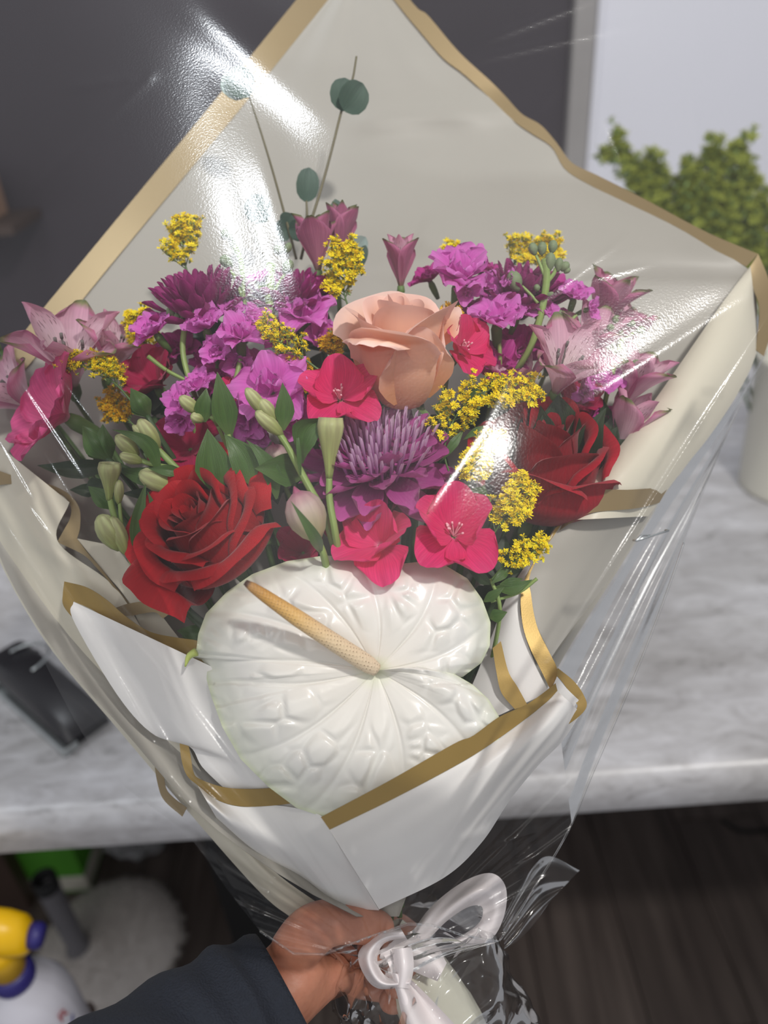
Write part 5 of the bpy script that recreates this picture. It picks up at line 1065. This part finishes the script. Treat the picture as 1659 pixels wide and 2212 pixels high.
def spadix_mat():
    m, nt, b, out = nodes_of('spadix')
    uv = N(nt, 'ShaderNodeUVMap'); sx = N(nt, 'ShaderNodeSeparateXYZ'); nt.links.new(uv.outputs[0], sx.inputs[0])
    c = ramp(nt, [(0.0, S(226, 206, 178)), (.35, S(232, 208, 170)), (.62, S(226, 184, 112)), (.85, S(208, 156, 72)), (.965, S(198, 148, 84)), (.985, S(92, 56, 34)), (1, S(70, 42, 28))], sx.outputs['X'])
    mp = N(nt, 'ShaderNodeMapping'); nt.links.new(uv.outputs[0], mp.inputs[0]); mp.inputs['Scale'].default_value = (46, 15, 1); mp.inputs['Rotation'].default_value = (0, 0, 0.35)
    vo = N(nt, 'ShaderNodeTexVoronoi', in_Scale=1.0, in_Randomness=0.18); nt.links.new(mp.outputs[0], vo.inputs['Vector'])
    mr = N(nt, 'ShaderNodeMapRange'); nt.links.new(vo.outputs['Distance'], mr.inputs[0]); mr.inputs[1].default_value = .10; mr.inputs[2].default_value = .2
    c2 = mixc(nt, mr.outputs[0], S(130, 96, 66), c); nt.links.new(c2, b.inputs['Base Color']); b.inputs['Roughness'].default_value = 0.5
    bp = N(nt, 'ShaderNodeBump', in_Strength=0.4, in_Distance=0.0008); nt.links.new(vo.outputs['Distance'], bp.inputs['Height']); nt.links.new(bp.outputs['Normal'], b.inputs['Normal']); return m
sa, sbm, sc_ = W(812, 1446, SPD - .004), W(668, 1352, SPD - .020), W(530, 1258, SPD - .030)
rr = 19.5 * SPD / FPX
V, F, U = tube(crv([sa, sbm, sc_], 60), np.interp(np.linspace(0, 1, 20), [0, .06, .12, .6, .85, .97, 1], [rr * .75, rr * .98, rr, rr * .88, rr * .66, rr * .48, rr * .30]), 28)
link('spadix', mesh_of('spadix', V - spo, F, U), spadix_mat(), an)
bpy.context.view_layer.update(); stem_to_gather(an, W(815, 1470, SPD + .012), 0.003)
# ------------------------------------------------------------------ hand and sleeve
def skin_body(name, chains, root=0, levels=2):
    """chains: list of [(px,py,d,radius m)...]; the first point of a later chain may be an index into the vertex list"""
    V, E, Rr = [], [], []
    for ch in chains:
        prev = None
        for q in ch:
            if isinstance(q, int): prev = q; continue
            V.append(W(q[0], q[1], q[2])); Rr.append(q[3]); i = len(V) - 1
            if prev is not None: E.append((prev, i))
            prev = i
    O = V[0]; me = bpy.data.meshes.new(name); me.from_pydata([tuple(v - O) for v in V], E, [])
    o = bpy.data.objects.new(name, me); COL.objects.link(o); o.location = tuple(O)
    m = o.modifiers.new('skin', 'SKIN'); m.use_smooth_shade = True; m.branch_smoothing = 0.6
    for v, r in zip(me.skin_vertices[0].data, Rr): v.radius = r if isinstance(r, tuple) else (r, r)
    me.skin_vertices[0].data[root].use_root = True
    s = o.modifiers.new('sub', 'SUBSURF'); s.levels = levels; s.render_levels = levels
    return o
def skin_mat():
    m, nt, b, out = nodes_of('skin')
    tc = N(nt, 'ShaderNodeTexCoord'); nz = N(nt, 'ShaderNodeTexNoise', in_Scale=35.0, in_Detail=4.0); nt.links.new(tc.outputs['Object'], nz.inputs['Vector'])
    c = ramp(nt, [(.3, S(156, 96, 74)), (.5, S(184, 124, 98)), (.72, S(198, 134, 110))], nz.outputs['Fac'])
    nt.links.new(c, b.inputs['Base Color']); b.inputs['Roughness'].default_value = 0.5
    b.inputs['Subsurface Weight'].default_value = 0.12; b.inputs['Subsurface Radius'].default_value = (.01, .004, .002); b.inputs['Subsurface Scale'].default_value = 0.4
    n2 = N(nt, 'ShaderNodeTexNoise', in_Scale=260.0, in_Detail=4.0); nt.links.new(tc.outputs['Object'], n2.inputs['Vector'])
    bp = N(nt, 'ShaderNodeBump', in_Strength=0.3, in_Distance=0.001); nt.links.new(n2.outputs['Fac'], bp.inputs['Height']); nt.links.new(bp.outputs['Normal'], b.inputs['Normal'])
    return m
hand = skin_body('person', [
    [(420, 2318, .376, .022), (560, 2212, .394, .0225), (636, 2146, .405, (.026, .0215)), (672, 2092, .416, (.029, .0215)), (706, 2044, .428, (.029, .020)), (742, 2010, .440, (.027, .016))],
    [2, (636, 2050, .402, .016), (668, 2012, .397, .0150), (712, 1988, .396, .0120), (768, 1992, .400, .0108), (818, 2004, .405, .0095), (846, 2012, .408, .0070)],
    [5, (800, 1996, .456, .0100), (858, 2004, .458, .0092), (884, 2024, .438, .0088), (858, 2040, .412, .0084), (800, 2052, .404, .0080), (770, 2060, .405, .0064)],
    [5, (798, 2036, .458, .0102), (868, 2046, .462, .0094), (898, 2066, .440, .0090), (870, 2082, .412, .0086), (824, 2090, .406, .0076)],
    [4, (790, 2082, .456, .0100), (866, 2092, .462, .0092), (896, 2108, .440, .0088), (868, 2122, .414, .0082), (830, 2128, .410, .0072)],
    [4, (770, 2122, .450, .0090), (846, 2136, .456, .0082), (876, 2150, .440, .0078), (854, 2162, .420, .0072), (822, 2162, .416, .0062)],
])
hand.data.materials.append(skin_mat())
tag(hand, 'person in a navy sleeve whose hand grips the neck of the bouquet', 'person')
O = np.array(hand.location); rgk = np.random.default_rng(6)
SP = crv([W(180, 2520, .330), W(400, 2330, .372), W(540, 2228, .392), W(628, 2160, .402)], 26); SR = np.interp(np.linspace(0, 1, 26), [0, .6, .93, 1], [.050, .044, .038, .0365])
T = np.gradient(SP, axis=0); G = np.zeros((29, 49, 3)); a0 = nrm(np.cross(T[0], [.2, .4, .9]))
for i in range(26):
    t_ = nrm(T[i]); a0 = nrm(a0 - t_ * np.dot(a0, t_)); b0 = np.cross(t_, a0)
    for j in range(49):
        th = 2 * math.pi * j / 48
        r = SR[i] * (1 + .035 * math.sin(i * .9 + 2 * math.sin(th) + math.cos(3 * th)) + .02 * math.sin(5 * th + i * .4))
        G[i, j] = SP[i] + r * (a0 * math.cos(th) + b0 * math.sin(th))
for k, f in ((26, .90), (27, .84), (28, .82)):
    sh = (SP[25] - SP[24]) * (-.15 - 1.3 * (k - 26)); G[k] = SP[25] + (G[25] - SP[25]) * f + sh
V, F, U = grid(G); link('sleeve', mesh_of('sleeve', V - O, F, U), plain('navy_knit', S(21, 26, 37), 0.85, var=0.25, scale=300, bump=0.6, bscale=900), hand, label='dark navy knitted sleeve')

# ------------------------------------------------------------------ ribbon
M_satin = plain('white_satin', S(226, 218, 218), 0.3, var=0.03, spec=0.6)
rb = thing('satin_ribbon', W(820, 2070, .40), 'white satin ribbon tied round the neck of the bouquet with a hanging tail', 'ribbon')
def rsheet(nm, A, B, nu=30, nv=14, bulge=None):
    V, F, U = grid(loft(A, B, nu, nv, bulge)); return link(nm, mesh_of(nm, V - np.array(rb.location), F, U), M_satin, rb)
rsheet('loop', [(865, 2004, .402), (825, 2012, .400), (792, 2034, .398), (773, 2066, .397), (790, 2112, .396), (820, 2136, .395), (880, 2132, .394)],
       [(880, 2030, .400), (850, 2030, .398), (826, 2042, .397), (815, 2070, .396), (824, 2098, .395), (846, 2114, .394), (890, 2112, .393)], 40, 16, lambda u, v: .008 * math.sin(math.pi * v) + .001 * math.sin(9 * v + 5 * u))
rsheet('loop', [(826, 2040, .402), (880, 2020, .405), (940, 2040, .406), (965, 2080, .402)], [(818, 2080, .404), (870, 2090, .404), (920, 2110, .402), (945, 2120, .398)], 26, 12, lambda u, v: .006 * math.sin(math.pi * v))
rsheet('knot', [(846, 2050, .396), (852, 2090, .391), (850, 2132, .391)], [(890, 2046, .396), (894, 2090, .391), (884, 2136, .391)], 14, 10, lambda u, v: .007 * math.sin(math.pi * v))
rsheet('tail', [(846, 2100, .3915), (858, 2150, .390), (874, 2205, .3885), (915, 2270, .387)], [(884, 2112, .3925), (925, 2152, .391), (975, 2205, .390), (1035, 2270, .389)], 30, 14, lambda u, v: .004 * math.sin(2 * math.pi * v + u) + .002 * math.sin(6 * v))
rsheet('tail', [(818, 2046, .4015), (840, 2085, .3945), (855, 2140, .3895)], [(836, 2040, .4015), (858, 2080, .3945), (868, 2140, .3892)], 14, 6)

rsheet('loop', [(880, 2030, .412), (930, 1960, .412), (1000, 1905, .412), (1060, 1886, .413), (1092, 1915, .415), (1090, 1975, .416), (1060, 2030, .414), (1000, 2048, .410)],
       [(890, 2060, .410), (925, 2030, .409), (965, 1990, .408), (1010, 1960, .409), (1040, 1958, .411), (1040, 1985, .412), (1015, 2010, .411), (970, 2030, .409)], 44, 16, lambda u, v: .007 * math.sin(math.pi * v) + .0015 * math.sin(7 * v + 9 * u))
# ------------------------------------------------------------------ wet wrap and the clear bag round the stems
wr = thing('stem_wrap', W(900, 2140, .425), 'pale damp paper wrap around the cut stems inside the clear lower bag', 'wrap'); O = np.array(wr.location)
AX = crv([W(838, 2010, .430), W(880, 2080, .428), W(935, 2170, .425), (W(985, 2270, .425))], 22); AR = np.interp(np.linspace(0, 1, 22), [0, .25, .5, 1], [.010, .015, .021, .023])
T = np.gradient(AX, axis=0); rgw = np.random.default_rng(17)
def crumple(AX, AR, nj, amp, seed, freq=5.0, pw=1.0):
    rg = np.random.default_rng(seed); K = rg.normal(0, 1, (16, 3)); PH = rg.uniform(0, 6.28, 16); n = len(AX); T = np.gradient(AX, axis=0); G = np.zeros((n, nj + 1, 3)); a0 = nrm(np.cross(T[0], [.2, .4, .9]))
    for i in range(n):
        t_ = nrm(T[i]); a0 = nrm(a0 - t_ * np.dot(a0, t_)); b0 = np.cross(t_, a0)
        for j in range(nj + 1):
            th = 2 * math.pi * (j % nj) / nj; d = np.array([math.cos(th), math.sin(th), 2.2 * i / n])
            s = sum((1 - abs(math.sin(freq * (K[k] @ d) * .5 + PH[k]))) ** 2 - .38 for k in range(16)) / 5
            G[i, j] = AX[i] + AR[i] * (1 + amp * s) * (a0 * math.cos(th) + b0 * math.sin(th))
    return G
V, F, U = grid(crumple(AX, AR, 36, .22, 3)); link('wrap', mesh_of('wrap', V - O, F, U), paper_mat('damp_paper', S(214, 212, 196), .35, .2), wr)
wbg = thing('water_bag', W(930, 2120, .41), 'crumpled clear plastic bag gathered round the stem ends with water droplets', 'bag'); O = np.array(wbg.location)
BX = crv([W(848, 1975, .425), W(870, 2050, .424), W(925, 2150, .422), W(965, 2300, .420)], 60); BR = np.interp(np.linspace(0, 1, 60), [0, .12, .3, .6, 1], [.030, .026, .044, .058, .060])
GB = crumple(BX, BR, 140, .26, 9, 5.0)
M_bag = film_mat('water_bag_film', 0.08, 0.6, 0.0, 0.06, 500, haze=0.01)
V, F, U = grid(GB); link('film', mesh_of('film', V - O, F, U, True), M_bag, wbg)
# frill of the same bag sticking out behind, right of the neck
fr1 = loft([(1085, 1985, .440), (1130, 1905, .445), (1180, 1850, .450), (1252, 1880, .452)], [(1090, 2050, .436), (1120, 2030, .440), (1150, 2000, .446), (1190, 1945, .450)], 40, 18, lambda u, v: .0022 * math.sin(15 * v + 3 * u) * (1 - .6 * u))
V, F, U = grid(fr1); link('frill', mesh_of('frill', V - O, F, U), M_bag, wbg)
M_drop = plain('water_drop', (.9, .92, .95), 0.03, spec=1.0)
mdr, ntd, bd, od = nodes_of('water'); bd.inputs['Transmission Weight'].default_value = 1.0; bd.inputs['Roughness'].default_value = .02; bd.inputs['IOR'].default_value = 1.33
dm = mesh_of('droplet', *lathe([(0, -.5), (.5, -.42), (.9, -.1), (.95, .15), (.7, .5), (.35, .66), (0, .7)], 10)); dm.materials.append(mdr)
for k in range(26):
    i, j = rgw.integers(18, 52), rgw.integers(0, 140); p = GB[i, j]
    if np.dot(p - BX[i], CAM - BX[i]) < 0: continue
    link('droplet', dm, None, wbg, mw=frame(p - O + nrm(p - BX[i]) * .0006, p - BX[i]) @ Matrix.Scale(rgw.uniform(.0007, .0019), 4))

# ------------------------------------------------------------------ the clear outer film
SUM_L = [(-150, -240), (-150, 200), (-150, 600), (-140, 850), (-90, 1040), (0, 1230), (95, 1430), (230, 1660), (400, 1800), (490, 1920), (562, 2012)]
SUM_R = [(1830, -240), (1830, 200), (1790, 560), (1680, 760), (1590, 880), (1528, 960), (1484, 1150), (1395, 1400), (1280, 1670), (1225, 1800), (1150, 1925), (1078, 2034)]
PYT = np.linspace(-400, 2300, 541)
_sl = np.interp(PYT, [-400, 0, 350, 600, 850, 1050, 1200, 1450, 1520, 1750, 2100], [-.20, -.30, -.36, -.38, -.35, -.18, -.05, -.02, 0, .18, .30])   # slope of the film seen from the camera
_lg = np.concatenate([[0], np.cumsum((_sl[1:] + _sl[:-1]) / 2 * 5.0 / FPX)]); _lg -= np.interp(1450, PYT, _lg)
_bt = .336 * np.exp(_lg)
def base_d(px, py): return np.interp(py, PYT, _bt) + ((px - 850) / 900.0) ** 2 * .050
def base_g(px, py): return np.array([(base_d(px + 2, py) - base_d(px - 2, py)) / 4, (base_d(px, py + 2) - base_d(px, py - 2)) / 4])
def camxyz(px, py): return np.array([(px - IW / 2) / FPX, -(py - IH / 2) / FPX, -1.0])          # x right, y up, z towards the camera
def in_cam(p): v = p - CAM; return np.array([v @ CR, v @ CU, -(v @ FW)])
LAMPS = [in_cam(KEY), in_cam(KEY2)]
def want_g(px, py, d, lamp):
    """depth gradient (per pixel) a fold needs there to throw the lamp's light at the camera"""
    p = camxyz(px, py) * d; h = nrm(nrm(-p) + nrm(LAMPS[lamp] - p)); k = h @ (p / d)
    return np.array([-d * h[0] / FPX / k, d * h[1] / FPX / k])
FOLDS = [  # x, y, direction, half length, ridge width px, lamp, extra ridge height
    (585, 140, (.76, .65), 220, 60, 1, 1.0), (610, 480, (.30, .95), 150, 42, 1, 1.0), (1015, 960, (-.50, .87), 190, 26, 0, 1.0),
    (1460, 748, (.84, -.54), 250, 26, 0, 1.0), (105, 930, (.55, .83), 130, 10, 1, .8), (30, 850, (.48, .88), 100, 8, 1, .8), (60, 1100, (.62, .78), 110, 8, 1, .6), (20, 1000, (.5, .86), 90, 7, 1, .6), (210, 1400, (.52, .85), 130, 9, 1, .3), (330, 1640, (.55, .84), 130, 8, 1, .3), (140, 1060, (.52, .85), 90, 7, 1, .15), (40, 1180, (.55, .83), 80, 6, 1, .15), (90, 1290, (.5, .86), 100, 7, 1, .15), (250, 1330, (.6, .8), 90, 6, 1, .15), (300, 1500, (.5, .86), 110, 8, 1, .15), (400, 1740, (.55, .83), 80, 8, 1, .15), (165, 870, (.6, .8), 60, 6, 1, .15),
    (1190, 92, (.97, -.22), 150, 9, 0, .8), (1175, 38, (.93, -.36), 120, 9, 0, .8), (1345, 585, (.96, -.25), 60, 7, 0, .5), (1250, 590, (.80, -.60), 110, 6, 0, .4), (1325, 300, (.4, .9), 45, 6, 0, .5)]
# the broad shape of the film: a smooth surface near base_d whose slope along each fold suits the lamp that shines in it
GX, GY = np.linspace(-200, 1900, 22), np.linspace(-300, 2150, 26); NG = 22 * 26
def bw(px, py):
    fx = np.clip((px + 200) / 100.0, 0, 20.999); fy = np.clip((py + 300) / 98.0, 0, 24.999); ix, iy = int(fx), int(fy); u, v = fx - ix, fy - iy
    r = np.zeros(NG); r[iy * 22 + ix] = (1 - u) * (1 - v); r[iy * 22 + ix + 1] = u * (1 - v); r[(iy + 1) * 22 + ix] = (1 - u) * v; r[(iy + 1) * 22 + ix + 1] = u * v; return r
rows, rhs = [], []
for iy in range(26):
    for ix in range(22):
        k = iy * 22 + ix; e = np.zeros(NG); e[k] = .05 if GY[iy] < 1150 else .8; rows.append(e); rhs.append(0)
        if ix: e = np.zeros(NG); e[k], e[k - 1] = .7, -.7; rows.append(e); rhs.append(0)
        if iy: e = np.zeros(NG); e[k], e[k - 22] = .7, -.7; rows.append(e); rhs.append(0)
        if 0 < ix < 21: e = np.zeros(NG); e[k - 1], e[k], e[k + 1] = 0.5, -1., 0.5; rows.append(e); rhs.append(0)
        if 0 < iy < 25: e = np.zeros(NG); e[k - 22], e[k], e[k + 22] = 0.5, -1., 0.5; rows.append(e); rhs.append(0)
        if 0 < iy and 0 < ix: e = np.zeros(NG); e[k], e[k - 1], e[k - 22], e[k - 23] = .4, -.4, -.4, .4; rows.append(e); rhs.append(0)
ST = []
for (x, y, dv, la, wr_, lp, ex) in FOLDS:
    dv = np.array(dv) / np.hypot(*dv); nv = np.array([-dv[1], dv[0]])
    for q in np.linspace(-.75, .75, 5):
        X, Y = x + dv[0] * la * q, y + dv[1] * la * q; g = want_g(X, Y, base_d(X, Y), lp) - base_g(X, Y); h = 50.0
        rows.append((bw(X + dv[0] * h, Y + dv[1] * h) - bw(X - dv[0] * h, Y - dv[1] * h)) * 6.0 * ex); rhs.append((g @ dv) * 2 * h * 6.0 * ex)
        sl = d_ = base_d(X, Y) / FPX; ga = g @ nv; ta = ga - math.copysign(.17 * sl, ga); ta = 0 if abs(ga) > .17 * sl else ta
        rows.append((bw(X + nv[0] * h, Y + nv[1] * h) - bw(X - nv[0] * h, Y - nv[1] * h)) * 3. * ex); rhs.append(ta * 2 * h * 3. * ex)
CG = np.linalg.lstsq(np.array(rows), np.array(rhs), rcond=None)[0].reshape(26, 22)
def cubic(A, fx, fy):
    ix, iy = np.clip(fx.astype(int), 1, A.shape[1] - 3), np.clip(fy.astype(int), 1, A.shape[0] - 3); u, v = fx - ix, fy - iy; out = 0
    wx = [(1 - u) ** 3 / 6, (3 * u ** 3 - 6 * u * u + 4) / 6, (-3 * u ** 3 + 3 * u * u + 3 * u + 1) / 6, u ** 3 / 6]; wy = [(1 - v) ** 3 / 6, (3 * v ** 3 - 6 * v * v + 4) / 6, (-3 * v ** 3 + 3 * v * v + 3 * v + 1) / 6, v ** 3 / 6]
    for a in range(4):
        for b in range(4): out = out + A[iy + a - 1, ix + b - 1] * wy[a] * wx[b]
    return out
def corr(px, py): return cubic(CG, np.clip((px + 200) / 100.0, 0, 20.99), np.clip((py + 300) / 98.0, 0, 24.99))
print('film shape', CG.min(), CG.max())
for (x, y, dv, la, wr_, lp, ex) in FOLDS:
    dv = np.array(dv) / np.hypot(*dv); nv = np.array([-dv[1], dv[0]]); d0 = base_d(x, y)
    q = np.array([[2., 0], [-2, 0], [0, 2], [0, -2]]) + [x, y]; c_ = corr(q[:, 0], q[:, 1]); g = want_g(x, y, d0, lp) - base_g(x, y) - np.array([(c_[0] - c_[1]) / 4, (c_[2] - c_[3]) / 4])
    print(x, y, 'along', g @ dv * FPX / d0, 'across', g @ nv * FPX / d0)
    if wr_ == 26: ST.append((x, y, dv, nv, la * 1.3, wr_ * 4, (.15 if x > 1300 else .07) * d0 / FPX * wr_ * 4))
    am = np.clip(abs(g @ nv) * (1.25 if wr_ > 30 else 1.5) * wr_, .10 * d0 / FPX * wr_, .92 * d0 / FPX * wr_)
    ST.append((x, y, dv, nv, la, wr_, am))
def seg(px, py, a, b):
    a, b = np.array(a, float), np.array(b, float); e = b - a; L2 = e @ e; x, y = px - a[0], py - a[1]
    t = np.clip((x * e[0] + y * e[1]) / L2, 0, 1); return np.hypot(x - e[0] * t, y - e[1] * t), t, (e[0] * y - e[1] * x) / math.sqrt(L2)
CREASES = [((1190, 1428), (1690, 640), .0014, 6), ((1160, 1435), (1340, 1440), .0010, 7), ((1490, 1150), (1290, 1640), .0010, 6), ((1400, 1180), (1330, 1420), .0008, 6), ((1340, 1400), (1300, 1530), .0008, 6),
           ((170, 1300), (440, 1810), .0016, 7), ((110, 1390), (420, 1760), .0012, 6), ((20, 1060), (170, 1330), .0010, 6), ((-20, 960), (110, 1170), .0008, 5), ((430, 1800), (555, 2000), .0014, 7), ((600, 1890), (545, 1990), .001, 6),
           ((330, 165), (60, 420), .0006, 10), ((320, 165), (150, 190), .0006, 8), ((1060, 1760), (1215, 1700), .001, 6), ((1050, 1830), (1180, 1790), .0012, 6), ((1040, 1900), (1180, 1840), .001, 6), ((1070, 2030), (1010, 1930), .0016, 6), ((1070, 2030), (960, 2005), .0014, 6), ((700, 2056), (860, 2010), .001, 5),
           ((1240, 150), (1160, 240), .0006, 6), ((1490, 160), (1515, 420), .0005, 6), ((1100, 1240), (1130, 1310), .0004, 5), ((1130, 1260), (1150, 1340), .0004, 5)]
def film_d(px, py):
    px, py = np.asarray(px, float), np.asarray(py, float)
    d = base_d(px, py)
    d = d + corr(px, py)
    for (x, y, dv, nv, la, wr_, am) in ST:
        al = (px - x) * dv[0] + (py - y) * dv[1]; ac = (px - x) * nv[0] + (py - y) * nv[1]
        d = d - am * np.exp(-(ac / wr_) ** 2) * np.exp(-(al / (1.2 * la)) ** 4)
    for a, b, am, wd_ in CREASES:
        ds, t, _ = seg(px, py, a, b); d = d - am * np.exp(-ds / wd_) * np.sin(math.pi * np.clip(.12 + .85 * t, 0, 1)) ** .5
    ds, t, sd = seg(px, py, (1190, 1428), (1690, 640))
    d = d + .00007 * np.clip(sd, 0, 300) * (py > 640)                        # beyond the fold the film falls back beside the roll
    ang = np.arctan2(px - 830, 2080 - py); rr_ = np.hypot(px - 830, 2080 - py); cl = lambda q: sm(np.clip(q, 0, 1))
    m = cl((np.abs(ang) - .42) / .25) * cl((rr_ - 60) / 200) * cl((py - 950) / 250)
    d = d - m * .0020 * (np.abs(np.sin(ang * 23 + 1.3)) ** 3 + .6 * np.abs(np.sin(ang * 41)) ** 4)
    mb = cl((py - 1740) / 160)
    return d - mb * .0014 * (np.abs(np.sin(ang * 9 + py * .012)) ** 3 + .7 * np.abs(np.sin(px * .021 - py * .017)) ** 4)
NU, NV = 560, 460
lc, rc = crv([(a, b, 0) for a, b in SUM_L], NU), crv([(a, b, 0) for a, b in SUM_R], NU)
HEM = [(0, 0), (.14, 46), (.27, 44), (.45, 4), (.62, -30), (.72, -30), (.85, -10), (1, 0)]
uu, vv = np.meshgrid(np.linspace(0, 1, NU), np.linspace(0, 1, NV), indexing='ij')
FX = lc[:, None, 0] * (1 - vv) + rc[:, None, 0] * vv; FY = lc[:, None, 1] * (1 - vv) + rc[:, None, 1] * vv
FY = FY + np.interp(vv, *zip(*HEM)) * sm(np.clip((uu - .8) / .2, 0, 1)); FD = film_d(FX, FY)
P = CAM + FD[..., None] * (FW + CR * ((FX - IW / 2) / FPX)[..., None] - CU * ((FY - IH / 2) / FPX)[..., None])
cf = thing('cellophane_wrap', W(830, 1300, .36), 'clear cellophane film wrapped over the whole bouquet', 'cellophane'); O = np.array(cf.location)
M_film = film_mat('cellophane', 0.16, 0.85, 0.0, 0.20, 900, haze=0.006)
V, F, U = grid(P); link('front_film', mesh_of('front_film', V - O, F, U), M_film, cf)
# free edges of the film catch the light: a thin rolled hem
def hem(pts, r=.0005, nm='film_edge'):
    Q = np.array(pts) - O; link(nm, mesh_of(nm, *tube(Q, r, 5)), M_film, cf)
hem(P[-1, ::2]); hem(P[310::2, -1])
# second layer: the back half of the film standing behind the paper on the right
bk = loft([(1190, 1430, .432), (1300, 1270, .452), (1440, 1060, .470), (1600, 850, .500), (1690, 700, .520)], [(1235, 1780, .436), (1290, 1640, .446), (1400, 1380, .466), (1490, 1140, .486), (1540, 960, .505)], 60, 30, lambda u, v: .003 * math.sin(16 * v + 5 * u) * math.sin(math.pi * v))
V, F, U = grid(bk); link('back_film', mesh_of('back_film', V - O, F, U), M_film, cf)
pk = loft([(640, 2058, .405), (700, 2062, .403), (770, 2040, .402), (900, 1996, .398), (960, 2012, .397), (1000, 2040, .398)], [(680, 2064, .403), (760, 2050, .400), (850, 2112, .392), (865, 2110, .390), (960, 2070, .393), (1072, 2036, .397)], 40, 16, lambda u, v: .004 * math.sin(10 * v + 8 * u) * math.sin(math.pi * v))
V, F, U = grid(pk); link('lower_corner', mesh_of('lower_corner', V - O, F, U), M_film, cf)
# staple through the film
sp_ = thing('staple', W(1408, 1160, film_d(1408, 1160) - .002), 'small steel staple closing the clear film at the right', 'staple'); O2 = np.array(sp_.location)
a, b = W(1374, 1168, film_d(1374, 1168) - .0022), W(1444, 1146, film_d(1444, 1146) - .0022)
pp = [a + FW * .004, a, a * .75 + b * .25 - FW * .0004, a * .5 + b * .5, b, b + FW * .004]
link('wire', mesh_of('wire', *tube(np.array(pp) - O2, .0005, 6)), M_steel, sp_)
link('wire_leg', mesh_of('wire_leg', *tube(crv([a, a + (b - a) * .18 + CU * .0016, a + (b - a) * .42 + CU * .0004], 8) - O2, .00045, 6)), M_steel, sp_)
